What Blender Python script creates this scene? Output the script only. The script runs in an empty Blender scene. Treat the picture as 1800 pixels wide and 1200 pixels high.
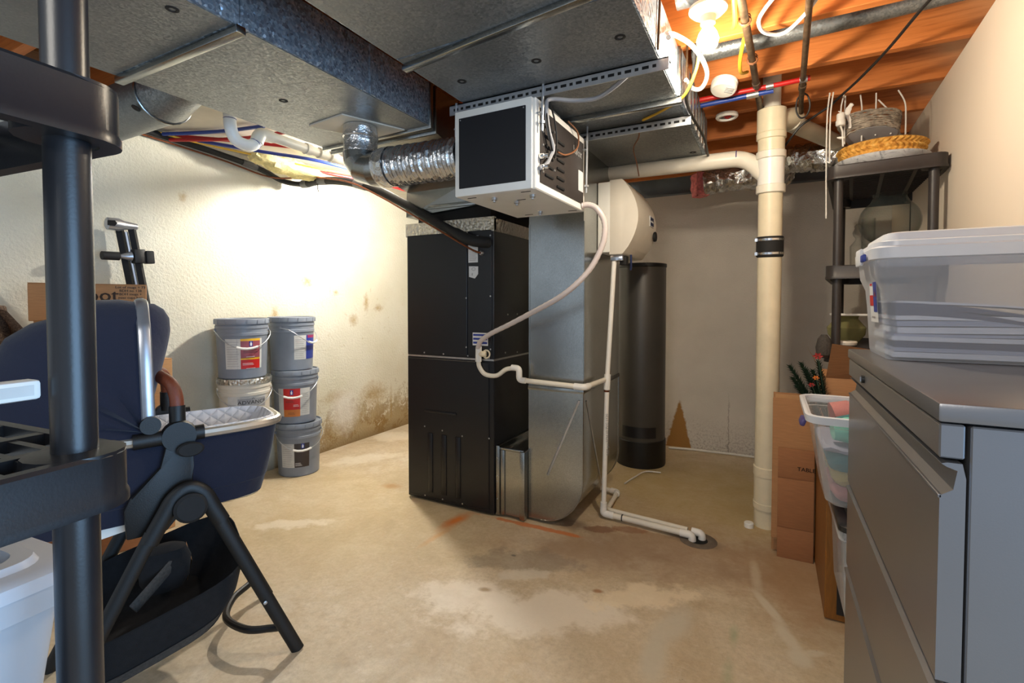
import bpy, bmesh, math, random
from math import sin, cos, pi, radians, sqrt, atan2
from mathutils import Vector, Matrix, Euler
random.seed(7)
SC = bpy.context.scene
COL = SC.collection
# ------------------------------------------------------------------ camera, light, exposure
YAW, PIT = radians(27.9), radians(1.64)
cam = bpy.data.cameras.new('camera'); camo = bpy.data.objects.new('camera', cam); COL.objects.link(camo)
fw = Vector((-sin(YAW)*cos(PIT), cos(YAW)*cos(PIT), -sin(PIT)))
rt = Vector((cos(YAW), sin(YAW), 0)); up = rt.cross(fw)
R3 = Matrix((rt, up, -fw)).transposed().to_4x4()
camo.matrix_world = Matrix.Translation((0, 0, 1.2)) @ R3
cam.sensor_width = 36; cam.lens = 857/1800*36; cam.shift_y = -44/1800
cam.clip_start = 0.02
SC.camera = camo
SC.view_settings.view_transform = 'Standard'; SC.view_settings.look = 'None'
SC.view_settings.gamma = 1.0; SC.view_settings.exposure = 0.2
SC.view_settings.use_curve_mapping = False
W = bpy.data.worlds.new('world'); SC.world = W; W.use_nodes = True
W.node_tree.nodes['Background'].inputs[0].default_value = (0.74, 0.86, 1.0, 1)
W.node_tree.nodes['Background'].inputs[1].default_value = 0.66

def lamp(name, kind, loc, energy, color, **kw):
    l = bpy.data.lights.new(name, kind); l.energy = energy; l.color = color
    for k, v in kw.items():
        if k != 'rot': setattr(l, k, v)
    o = bpy.data.objects.new(name, l); o.location = loc
    if 'rot' in kw: o.rotation_euler = kw['rot']
    COL.objects.link(o); return o
# daylight from the rest of the basement, behind the camera
def aim(loc, to):
    return (Vector(to)-Vector(loc)).to_track_quat('-Z', 'Y').to_euler()
dl = (2.2, .15, .95)
lamp('daylight_area', 'AREA', dl, 88, (0.36, 0.64, 1.0), shape='RECTANGLE', size=1.9, size_y=1.6, rot=aim(dl, (-1.3, .9, 1.75)))
cl = (-0.5, -1.3, 2.1)
lamp('fill_area', 'AREA', cl, 27, (1.0, 0.95, 0.86), shape='DISK', size=0.9, rot=aim(cl, (-0.9, 1.6, .4)))  # added soft fill from behind the camera; no fixture known here

# ------------------------------------------------------------------ mesh gathering
ROOT = {}
class G:
    def __init__(s): s.bm = bmesh.new(); s.mi = 0
    def _add(s, vs, fs, smooth=False):
        bv = [s.bm.verts.new(v) for v in vs]
        out = []
        for f in fs:
            try:
                fc = s.bm.faces.new([bv[i] for i in f]); fc.material_index = s.mi; fc.smooth = smooth; out.append(fc)
            except ValueError: pass
        return bv, out
    def box(s, x0, x1, y0, y1, z0, z1, b=0, seg=2, M=None):
        vs = [(x, y, z) for z in (z0, z1) for y in (y0, y1) for x in (x0, x1)]
        fs = [(0,2,3,1),(4,5,7,6),(0,1,5,4),(2,6,7,3),(0,4,6,2),(1,3,7,5)]
        if M is not None: vs = [M @ Vector(v) for v in vs]
        bv, bf = s._add(vs, fs)
        if b:
            es = {e for f in bf for e in f.edges}
            r = bmesh.ops.bevel(s.bm, geom=list(es), offset=b, segments=seg, profile=.5, affect='EDGES')
            for f in r['faces']: f.smooth = True; f.material_index = s.mi
        return s
    def cbox(s, c, size, rz=0, rx=0, ry=0, b=0):
        M = Matrix.Translation(c) @ Euler((rx, ry, rz)).to_matrix().to_4x4()
        a, d, h = [k/2 for k in size]
        return s.box(-a, a, -d, d, -h, h, b=b, M=M)
    def tube(s, pts, r, n=10, caps=True, closed=False, flat=None):
        P = [Vector(p) for p in pts]; k = len(P)
        rs = r if isinstance(r, (list, tuple)) else [r]*k
        T = []
        for i in range(k):
            a = P[(i-1) % k] if (closed or i) else P[0]; b = P[(i+1) % k] if (closed or i < k-1) else P[-1]
            T.append((b-a).normalized())
        ref = Vector((0, 0, 1))
        if abs(T[0].dot(ref)) > .95: ref = Vector((1, 0, 0))
        nrm = (ref - T[0]*T[0].dot(ref)).normalized()
        vs = []
        for i in range(k):
            nrm = nrm - T[i]*nrm.dot(T[i])
            if nrm.length < 1e-6: nrm = T[i].orthogonal()
            nrm.normalize(); bn = T[i].cross(nrm)
            for j in range(n):
                a = 2*pi*j/n
                q = nrm*cos(a)*rs[i] + bn*sin(a)*rs[i]*(flat if flat else 1)
                vs.append(P[i]+q)
        fs = []
        for i in range(k if closed else k-1):
            for j in range(n):
                i2 = (i+1) % k
                fs.append((i*n+j, i*n+(j+1) % n, i2*n+(j+1) % n, i2*n+j))
        if caps and not closed:
            fs.append(tuple(range(n-1, -1, -1))); fs.append(tuple((k-1)*n+j for j in range(n)))
        s._add(vs, fs, True); return s
    def lathe(s, prof, c=(0, 0, 0), n=24, M=None, a0=0, a1=2*pi):
        full = abs(a1-a0-2*pi) < 1e-6
        vs = []; m = len(prof); nn = n if full else n+1
        for j in range(nn):
            a = a0+(a1-a0)*j/n
            for (r, z) in prof:
                p = Vector((r*cos(a), r*sin(a), z))
                vs.append((M @ p) if M is not None else p+Vector(c))
        fs = []
        for j in range(n):
            j2 = (j+1) % nn
            for i in range(m-1): fs.append((j*m+i, j2*m+i, j2*m+i+1, j*m+i+1))
        bv, bf = s._add(vs, fs, True)
        if full:
            for i in (0, m-1):
                if prof[i][0] < 1e-6: bmesh.ops.remove_doubles(s.bm, verts=[v for v in bv if v.is_valid], dist=1e-6); break
        return s
    def prism(s, poly, ax, a0, a1, b=0):
        def P(p, t):
            return {'x': (t, p[0], p[1]), 'y': (p[0], t, p[1]), 'z': (p[0], p[1], t)}[ax]
        n = len(poly)
        vs = [P(p, a0) for p in poly]+[P(p, a1) for p in poly]
        fs = [tuple(range(n)), tuple(range(2*n-1, n-1, -1))]+[(i, i+n, (i+1) % n+n, (i+1) % n) for i in range(n)]
        bv, bf = s._add(vs, fs)
        if b:
            es = {e for f in bf for e in f.edges}
            r = bmesh.ops.bevel(s.bm, geom=list(es), offset=b, segments=2, profile=.5, affect='EDGES')
            for f in r['faces']: f.smooth = True; f.material_index = s.mi
        return s
    def loft(s, rings, cap0=False, cap1=False, closed=True, smooth=True):
        n = len(rings[0]); vs = [p for r in rings for p in r]; fs = []
        for i in range(len(rings)-1):
            for j in range(n if closed else n-1):
                fs.append((i*n+j, i*n+(j+1) % n, (i+1)*n+(j+1) % n, (i+1)*n+j))
        if cap0: fs.append(tuple(range(n-1, -1, -1)))
        if cap1: fs.append(tuple((len(rings)-1)*n+j for j in range(n)))
        s._add(vs, fs, smooth); return s
    def quad(s, a, b, c, d): s._add([a, b, c, d], [(0, 1, 2, 3)]); return s
    def thick(s, d):
        r = bmesh.ops.solidify(s.bm, geom=list(s.bm.faces), thickness=d); return s
    def out(s, name, mats, parent=None, angle=35, local=False, origin=None, **tags):
        bmesh.ops.recalc_face_normals(s.bm, faces=list(s.bm.faces))
        me = bpy.data.meshes.new(name); s.bm.to_mesh(me); s.bm.free()
        if not isinstance(mats, (list, tuple)): mats = [mats]
        for m_ in mats: me.materials.append(m_)
        o = bpy.data.objects.new(name, me)
        if parent is None:
            vs = [v.co for v in me.vertices]
            if origin is None:
                xs = [v.x for v in vs]; ys = [v.y for v in vs]; zs = [v.z for v in vs]
                origin = ((min(xs)+max(xs))/2, (min(ys)+max(ys))/2, min(zs))
            me.transform(Matrix.Translation(-Vector(origin))); o.location = origin
            ROOT[o.name] = (Matrix.Translation(origin))
        else:
            if not local: me.transform(ROOT[parent.name].inverted())
            o.parent = parent; ROOT[o.name] = ROOT[parent.name]
        if any(p.use_smooth for p in me.polygons):
            me.set_sharp_from_angle(angle=radians(angle))
        COL.objects.link(o)
        for k, v in tags.items(): o[k] = v
        return o
def thing(name, loc, label, category, group=None, rz=0):
    o = bpy.data.objects.new(name, None); o.empty_display_size = .05
    o.location = loc; o.rotation_euler = (0, 0, rz); COL.objects.link(o)
    ROOT[o.name] = Matrix.Translation(loc) @ Matrix.Rotation(rz, 4, 'Z')
    o['label'] = label; o['category'] = category
    if group: o['group'] = group
    return o
def copy_tree(o, parent=None):
    c = o.copy(); COL.objects.link(c)
    if parent: c.parent = parent
    ROOT[c.name] = ROOT[(parent or o).name]
    for ch in [k for k in bpy.data.objects if k.parent == o]: copy_tree(ch, c)
    return c
def text_geo(s, size):
    cu = bpy.data.curves.new('t', 'FONT'); cu.body = s; cu.size = size; cu.align_x = 'CENTER'; cu.align_y = 'CENTER'
    cu.resolution_u = 2
    ob = bpy.data.objects.new('t', cu); COL.objects.link(ob)
    me = ob.to_mesh()
    vs = [tuple(v.co) for v in me.vertices]; fs = [tuple(p.vertices) for p in me.polygons]
    ob.to_mesh_clear(); bpy.data.objects.remove(ob); bpy.data.curves.remove(cu)
    return vs, fs
def text_on(g, s, size, o, ex, ey, bold=0):
    """flat text, origin o, axes ex (reading direction) and ey (up)"""
    vs, fs = text_geo(s, size); o = Vector(o); ex = Vector(ex); ey = Vector(ey)
    g._add([o+ex*v[0]+ey*v[1] for v in vs], fs)
    if bold:
        g._add([o+ex*(v[0]+bold)+ey*v[1] for v in vs], fs)
def arcpts(pts, r, n=5):
    """polyline with rounded corners"""
    P = [Vector(p) for p in pts]; out = [P[0]]
    for i in range(1, len(P)-1):
        a, b, c = P[i-1], P[i], P[i+1]
        d1 = (a-b); d2 = (c-b); rr = min(r, d1.length*.49, d2.length*.49)
        p0 = b+d1.normalized()*rr; p2 = b+d2.normalized()*rr
        for k in range(n+1):
            t = k/n; out.append(p0*(1-t)**2+b*2*t*(1-t)+p2*t*t)
    out.append(P[-1]); return out
def smooth(pts, n=6):
    P = [Vector(p) for p in pts]; out = []
    for i in range(len(P)-1):
        p0 = P[max(i-1, 0)]; p1 = P[i]; p2 = P[i+1]; p3 = P[min(i+2, len(P)-1)]
        for k in range(n):
            t = k/n
            out.append(.5*((2*p1)+(p2-p0)*t+(2*p0-5*p1+4*p2-p3)*t*t+(3*p1-p0-3*p2+p3)*t**3))
    out.append(P[-1]); return out

# ------------------------------------------------------------------ materials
def lin(c):
    return tuple(((k/255)/12.92 if k/255 <= .04045 else ((k/255+.055)/1.055)**2.4) for k in c)+(1,)
class NT:
    def __init__(s, name):
        s.m = bpy.data.materials.new(name); s.m.use_nodes = True; s.t = s.m.node_tree
        s.b = s.t.nodes['Principled BSDF']; s.L = s.t.links.new
    def n(s, k): return s.t.nodes.new(k)
    def pos(s): return s.n('ShaderNodeNewGeometry').outputs['Position']
    def obj(s): return s.n('ShaderNodeTexCoord').outputs['Object']
    def map(s, v, sc=(1, 1, 1), rot=(0, 0, 0), loc=(0, 0, 0)):
        q = s.n('ShaderNodeMapping'); s.L(v, q.inputs[0]); q.inputs['Scale'].default_value = sc
        q.inputs['Rotation'].default_value = rot; q.inputs['Location'].default_value = loc; return q.outputs[0]
    def noise(s, v, scale, detail=4, rough=.55, dist=0, out=0):
        q = s.n('ShaderNodeTexNoise'); s.L(v, q.inputs['Vector']); q.inputs['Scale'].default_value = scale
        q.inputs['Detail'].default_value = detail; q.inputs['Roughness'].default_value = rough
        q.inputs['Distortion'].default_value = dist; return q.outputs[out]
    def voro(s, v, scale, feat='F1', out='Color', rnd=1):
        q = s.n('ShaderNodeTexVoronoi'); q.feature = feat; s.L(v, q.inputs['Vector']); q.inputs['Scale'].default_value = scale
        q.inputs['Randomness'].default_value = rnd; return q.outputs[out]
    def ramp(s, f, stops, interp='LINEAR'):
        q = s.n('ShaderNodeValToRGB'); e = q.color_ramp.elements; q.color_ramp.interpolation = interp
        while len(e) < len(stops): e.new(.5)
        for el, (p, c) in zip(e, stops):
            el.position = p; el.color = c if len(c) == 4 else lin(c)
        s.L(f, q.inputs[0]); return q.outputs[0]
    def rng(s, f, a, b, c=0, d=1):
        q = s.n('ShaderNodeMapRange'); s.L(f, q.inputs[0])
        for i, k in enumerate((a, b, c, d)): q.inputs[i+1].default_value = k
        q.clamp = True; return q.outputs[0]
    def mix(s, f, a, b, mode='MIX'):
        q = s.n('ShaderNodeMix'); q.data_type = 'RGBA'; q.blend_type = mode
        for i, k in ((0, f), (6, a), (7, b)):
            if isinstance(k, (int, float)): q.inputs[i].default_value = k
            elif isinstance(k, tuple): q.inputs[i].default_value = k if len(k) == 4 else lin(k)
            else: s.L(k, q.inputs[i])
        return q.outputs[2]
    def math(s, op, a, b=None, c=None):
        q = s.n('ShaderNodeMath'); q.operation = op
        for i, k in enumerate((a, b, c)):
            if k is None: continue
            if isinstance(k, (int, float)): q.inputs[i].default_value = k
            else: s.L(k, q.inputs[i])
        return q.outputs[0]
    def sep(s, v):
        q = s.n('ShaderNodeSeparateXYZ'); s.L(v, q.inputs[0]); return q.outputs
    def bump(s, h, strength=.3, dist=.01):
        q = s.n('ShaderNodeBump'); q.inputs['Strength'].default_value = strength; q.inputs['Distance'].default_value = dist
        s.L(h, q.inputs['Height']); s.L(q.outputs[0], s.b.inputs['Normal']); return q
    def blob(s, vec, c, rx, ry, rot=0, soft=.5, ax=(0, 1), wob=.35, wscale=9):
        """irregular stain mask round c (two coordinates) in the plane ax"""
        x = s.sep(vec)
        nz = s.noise(vec, wscale, 4, .65); d = s.math('MULTIPLY', s.math('SUBTRACT', nz, .5), wob*2)
        a = s.math('SUBTRACT', x[ax[0]], c[0]); b = s.math('SUBTRACT', x[ax[1]], c[1])
        ca, sa = cos(rot), sin(rot)
        u = s.math('DIVIDE', s.math('ADD', s.math('MULTIPLY', a, ca), s.math('MULTIPLY', b, sa)), rx)
        v = s.math('DIVIDE', s.math('SUBTRACT', s.math('MULTIPLY', b, ca), s.math('MULTIPLY', a, sa)), ry)
        r = s.math('SQRT', s.math('ADD', s.math('MULTIPLY', u, u), s.math('MULTIPLY', v, v)))
        return s.rng(s.math('ADD', r, d), 1-soft, 1+soft*.3, 1, 0)
    def base(s, c):
        if isinstance(c, tuple): s.b.inputs['Base Color'].default_value = c if len(c) == 4 else lin(c)
        else: s.L(c, s.b.inputs['Base Color'])
    def set(s, rough=.5, metal=0, **kw):
        for k, v in (('Roughness', rough), ('Metallic', metal)):
            if isinstance(v, (int, float)): s.b.inputs[k].default_value = v
            else: s.L(v, s.b.inputs[k])
        for k, v in kw.items(): s.b.inputs[k.replace('_', ' ')].default_value = v
        return s
def simple(name, c, rough=.5, metal=0, var=.12, nscale=12, bump=0, bscale=80, **kw):
    q = NT(name); f = q.noise(q.obj(), nscale, 3)
    d = tuple(max(0, k*(1-var)) for k in lin(c)[:3])+(1,); e = tuple(min(1, k*(1+var)) for k in lin(c)[:3])+(1,)
    q.base(q.ramp(f, [(.3, d), (.7, e)])); q.set(rough, metal, **kw)
    if bump: q.bump(q.noise(q.obj(), bscale, 2), bump, .004)
    return q.m
M = {}
M['black_plastic'] = simple('black_plastic', (25, 26, 30), .34, 0, .12, 20, .03, 300)
M['shelf_plastic_r'] = simple('brown_black_plastic', (46, 41, 40), .45, 0, .12, 20, .03, 300)
M['black_soft'] = simple('black_rubber', (18, 18, 19), .75, 0, .2, 30)
M['black_metal'] = simple('black_satin_metal', (12, 12, 13), .48, 0, .1, 30, .12, 400)
M['black_fabric'] = simple('black_fabric', (16, 16, 19), .95, 0, .3, 60, .3, 500)
M['mesh_fabric'] = simple('grey_mesh_fabric', (62, 58, 54), .8, 0, .3, 120, .3, 600)
M['furnace'] = simple('furnace_black_paint', (16, 18, 24), .33, 0, .1, 8, .04, 260)
M['panel_black'] = simple('dull_black_panel', (12, 13, 20), .5, 0, .1, 8)
M['pvc'] = simple('white_pvc', (228, 222, 208), .35, 0, .04, 15)
M['pvc_old'] = simple('yellowed_pvc', (226, 214, 186), .36, 0, .06, 12)
M['pvc_bright'] = simple('bright_pvc', (236, 234, 228), .32, 0, .03, 15)
M['white_plastic'] = simple('white_plastic', (232, 230, 224), .42, 0, .03, 10)
M['ivory_plastic'] = simple('ivory_plastic', (222, 214, 200), .42, 0, .03, 10)
M['screw'] = simple('zinc_screw', (190, 190, 190), .35, .9, .1, 30)
M['chrome'] = simple('chrome', (210, 210, 212), .18, 1, .03, 30)
M['champagne'] = simple('champagne_aluminium', (186, 178, 166), .34, .75, .05, 30)
M['silver'] = simple('silver_metal', (176, 180, 188), .32, .8, .06, 30)
M['leather'] = simple('brown_leather', (112, 52, 28), .5, 0, .2, 20, .2, 200)
M['cab'] = simple('grey_cabinet_paint', (118, 117, 119), .30, .5, .03, 5, .03, 420)
M['gap'] = simple('dark_gap', (8, 8, 9), .9)
M['red'] = simple('red_pipe', (178, 26, 24), .4, 0, .1)
M['blue'] = simple('blue_pipe', (36, 62, 140), .4, 0, .1)
M['yellow'] = simple('yellow_cable', (214, 170, 48), .5, 0, .1)
M['white_cable'] = simple('white_cable', (218, 214, 206), .5, 0, .06)
M['grey_cable'] = simple('grey_cable', (150, 152, 158), .5, 0, .06)
M['black_cable'] = simple('black_cable', (22, 20, 20), .5, 0, .1)
M['copper'] = simple('aged_copper', (120, 66, 36), .45, .6, .3, 40)
M['iron'] = simple('old_black_iron', (88, 70, 52), .5, .5, .5, 30, .2, 120)
M['brown_wire'] = simple('brown_wire', (120, 76, 46), .6)
M['paper'] = simple('paper', (242, 243, 246), .8, 0, .03)
M['paper_shaded'] = simple('shaded_paper', (180, 186, 204), .8, 0, .06)  # same paper with a blue-grey shade put into its colour
M['paper_dark'] = simple('grey_folder', (74, 78, 104), .7, 0, .1)
M['sticker'] = simple('white_sticker', (206, 208, 210), .6, 0, .03)
M['label_blue'] = simple('blue_print', (34, 54, 140), .5)
M['label_red'] = simple('red_print', (186, 26, 24), .5)
M['label_dark'] = simple('dark_print', (52, 44, 42), .5)
M['label_orange'] = simple('orange_print', (186, 110, 44), .5)
M['label_yellow'] = simple('yellow_print', (226, 176, 40), .5)
M['label_mauve'] = simple('mauve_print', (150, 74, 84), .5)
M['label_grey'] = simple('grey_print', (150, 150, 152), .5)
M['label_paper'] = simple('label_paper', (196, 196, 192), .6)
M['ink'] = simple('black_ink', (22, 20, 20), .6)
M['ink_brown'] = simple('printed_brown_ink', (62, 42, 28), .7)
M['white_ink'] = simple('white_ink', (225, 225, 225), .6)
M['grey_pail'] = simple('grey_pail_plastic', (124, 131, 142), .4, 0, .06, 9)
M['white_pail'] = simple('white_pail_plastic', (206, 200, 186), .42, 0, .06, 9)
M['quilt_white'] = None
M['pink'] = simple('pink_fibreglass', (222, 132, 132), .95, 0, .3, 50, .8, 60)
M['yellow_wool'] = simple('yellow_fibreglass', (214, 200, 140), .95, 0, .2, 40, .9, 50)
M['dark_blue_wrap'] = simple('navy_plastic', (28, 42, 84), .4)
M['purple'] = simple('purple_plastic', (74, 64, 122), .45)
M['marble'] = None
M['porcelain'] = simple('white_porcelain', (240, 236, 228), .3)
def galv(name, c0, c1, c2, rough=.42, scale=100, metal=.7, tilt=.25):
    q = NT(name); v = q.obj()
    col = q.voro(v, scale); sp = q.sep(col)[0]
    f = q.math('ADD', q.math('MULTIPLY', sp, .4), q.math('MULTIPLY', q.noise(v, 4, 5, .6), .6))
    q.base(q.ramp(f, [(.25, c0), (.5, c1), (.75, c2)])); q.set(rough, metal)
    # every zinc crystal is tilted a little its own way
    def vm(op, a, b_):
        w = q.n('ShaderNodeVectorMath'); w.operation = op
        for i, k in enumerate((a, b_)):
            if isinstance(k, tuple): w.inputs[i].default_value = k
            elif k is not None: q.L(k, w.inputs[i])
        return w.outputs[0]
    t = vm('MULTIPLY', vm('SUBTRACT', col, (.5, .5, .5)), (tilt, tilt, tilt))
    nrm = vm('NORMALIZE', vm('ADD', t, q.n('ShaderNodeNewGeometry').outputs['Normal']), None)
    q.L(nrm, q.b.inputs['Normal']); return q.m
M['galv'] = galv('galvanised_sheet', (112, 117, 120), (130, 134, 136), (148, 151, 152), .42, 170, .7, .22)
M['galv_side'] = galv('spangled_galvanised_sheet', (124, 138, 152), (150, 164, 178), (182, 194, 204), .3, 130, .6, .55)
M['galv_smooth'] = galv('smooth_galvanised_sheet', (150, 152, 150), (162, 164, 162), (176, 178, 176), .25, 400, 1.0, .02)
M['strut'] = simple('zinc_strut', (186, 190, 196), .36, .8, .08, 30)
def foil(name, c=(205, 205, 205), sc=34, st=(1, 1, 1), rough=.2, strength=1.0):
    q = NT(name); v = q.map(q.obj(), st); q.base(c); q.set(rough, .95)
    q.bump(q.math('ADD', q.voro(v, sc, 'F1', 'Distance'), q.noise(v, sc*.7, 4, .7)), strength, .02); return q.m
M['foil'] = foil('crinkled_foil', (216, 216, 216), 22, (1, 1, 1), .24, .55)
M['foil_tape'] = foil('foil_tape', (196, 194, 186), 60, (1, 1, 1), .3, .5)
M['flex'] = foil('flexible_foil_duct', (200, 202, 204), 40, (1, 1, 1), .22, .25)
def wood(name, cs, st, rough=.6):
    q = NT(name); v = q.obj(); g = q.noise(q.map(v, st), 9, 5, .6, 1.2)
    big = q.noise(q.map(v, (1, 1, 1)), 2.2, 3)
    c = q.ramp(q.math('ADD', q.math('MULTIPLY', g, .65), q.math('MULTIPLY', big, .35)), cs)
    q.base(c); q.set(rough); q.bump(g, .15, .003); return q.m
M['joist'] = wood('orange_fir', [(.3, (168, 92, 40)), (.48, (198, 116, 54)), (.6, (208, 126, 62)), (.75, (188, 108, 66))], (.5, 5, 8), .6)
M['subfloor'] = wood('plywood_subfloor', [(.3, (120, 78, 44)), (.6, (168, 118, 70)), (.8, (190, 146, 100))], (1, 6, 6), .7)
M['amber_wood'] = wood('amber_board', [(.3, (112, 70, 22)), (.6, (140, 88, 30)), (.8, (152, 98, 40))], (6, 6, .8), .45)
def card(name, c=(168, 122, 80)):
    q = NT(name); v = q.obj(); f = q.noise(q.map(v, (3, 3, 40)), 6, 4)
    a = tuple(int(k*.95) for k in c); b = tuple(min(255, int(k*1.04)) for k in c)
    q.base(q.ramp(f, [(.3, a), (.7, b)])); q.set(.8); q.bump(q.noise(v, 120, 2), .1, .002); return q.m
M['card'] = card('cardboard'); M['card_dark'] = card('worn_brown_cardboard', (150, 100, 64)); M['card_light'] = card('pale_cardboard', (186, 142, 96))
def fabric(name, c, hi):
    q = NT(name); v = q.obj(); f = q.noise(v, 500, 2); g = q.noise(v, 7, 4)
    q.base(q.mix(q.math('MULTIPLY', f, .6), c, hi)); q.set(.9)
    q.b.inputs['Sheen Weight'].default_value = .15
    q.bump(q.math('ADD', q.math('MULTIPLY', f, .12), g), .35, .02); return q.m
M['navy'] = fabric('navy_canvas', (9, 16, 36), (20, 30, 58)); M['navy_dark'] = fabric('dark_navy_lining', (26, 28, 48), (52, 54, 80))
M['teal'] = fabric('teal_cloth', (36, 96, 104), (84, 150, 152)); M['mint'] = fabric('mint_cloth', (104, 190, 172), (150, 220, 204))
M['rose'] = fabric('rose_cloth', (168, 104, 104), (210, 150, 146)); M['gold_cloth'] = fabric('gold_cloth', (158, 138, 84), (232, 206, 132)); M['grey_cloth'] = fabric('grey_cloth', (120, 122, 146), (190, 190, 206))
def quilt():
    q = NT('white_quilted_cotton'); v = q.obj(); x = q.sep(q.map(v, (1, 1, 1), (0, 0, 0)))
    a = q.math('ADD', x[0], x[2]); b = q.math('SUBTRACT', x[0], x[2]); e = q.math('ADD', x[1], 0.0)
    def saw(s_): return q.math('ABSOLUTE', q.math('SINE', q.math('MULTIPLY', s_, 70)))
    h = q.math('MINIMUM', saw(q.math('ADD', a, e)), saw(q.math('SUBTRACT', b, e)))
    q.base((236, 237, 242)); q.set(.9); q.bump(q.math('POWER', h, .5), .6, .012); return q.m
M['quilt'] = quilt()
def marble():
    q = NT('white_marble'); f = q.noise(q.obj(), 14, 6, .7, 2.5)
    q.base(q.ramp(f, [(.36, (150, 152, 158)), (.46, (222, 222, 224)), (.6, (236, 236, 236))])); q.set(.3); return q.m
M['marble'] = marble()
def speck():
    q = NT('brown_speckled_carpet'); v = q.obj(); f = q.noise(v, 180, 3, .8)
    q.base(q.ramp(f, [(.35, (58, 46, 40)), (.5, (112, 92, 78)), (.65, (170, 146, 124))])); q.set(.95); q.bump(f, .5, .01); return q.m
M['carpet'] = speck()
def _unused(): pass
def clear(name, tint, fac, rough=.12, body=None):
    """clear or frosted plastic: see-through share fac"""
    q = NT(name); t = q.n('ShaderNodeBsdfTransparent'); t.inputs[0].default_value = lin(tint)
    mx = q.n('ShaderNodeMixShader'); mx.inputs[0].default_value = fac
    fr = q.n('ShaderNodeLayerWeight'); fr.inputs[0].default_value = .25
    f2 = q.math('MULTIPLY', q.math('SUBTRACT', 1.0, q.math('MULTIPLY', fr.outputs['Facing'], .6)), fac)
    q.L(f2, mx.inputs[0])
    q.base(body or tint); q.set(rough); q.L(q.b.outputs[0], mx.inputs[1]); q.L(t.outputs[0], mx.inputs[2])
    q.L(mx.outputs[0], q.t.nodes['Material Output'].inputs[0]); return q.m
M['clear_plastic'] = clear('clear_plastic', (242, 245, 247), .8, .12)
M['frosted'] = clear('frosted_plastic', (222, 226, 234), .74, .3)
M['frosted_dense'] = clear('dense_frosted_plastic', (216, 222, 230), .3, .35)
M['frosted_lid'] = clear('frosted_lid_plastic', (228, 232, 240), .22, .3)
M['clear_hose'] = clear('ribbed_clear_hose', (226, 216, 214), .3, .2)
def glass(name, c=(238, 242, 240)):
    q = NT(name); q.base(c); q.set(.02); q.b.inputs['Transmission Weight'].default_value = 1; q.b.inputs['IOR'].default_value = 1.12
    return q.m
M['glass'] = clear('clear_glass', (253, 254, 253), 1.0, .02, (70, 76, 74)); M['olive_glass'] = clear('olive_glass', (186, 182, 130), .7, .08)
def emit(name, c, e):
    q = NT(name); q.base(c); q.b.inputs['Emission Color'].default_value = lin(c); q.b.inputs['Emission Strength'].default_value = e; return q.m
M['bulb'] = emit('lit_bulb', (255, 226, 168), 40)
def wicker(name, cs, st):
    q = NT(name); v = q.obj(); f = q.noise(q.map(v, st), 40, 3, .6)
    q.base(q.ramp(f, cs)); q.set(.75); q.bump(f, .5, .006); return q.m
M['wicker_grey'] = wicker('grey_wicker', [(.3, (96, 86, 76)), (.6, (160, 148, 132)), (.8, (196, 186, 170))], (1, 1, 1))
M['straw'] = wicker('golden_straw', [(.3, (176, 116, 40)), (.55, (222, 166, 74)), (.8, (244, 204, 122))], (1, 1, 1))
M['needle'] = simple('fir_needles', (30, 54, 34), .7, 0, .4, 40)
M['petal_red'] = simple('red_petal', (150, 36, 30), .7); M['petal_orange'] = simple('orange_petal', (206, 110, 30), .7)

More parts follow.
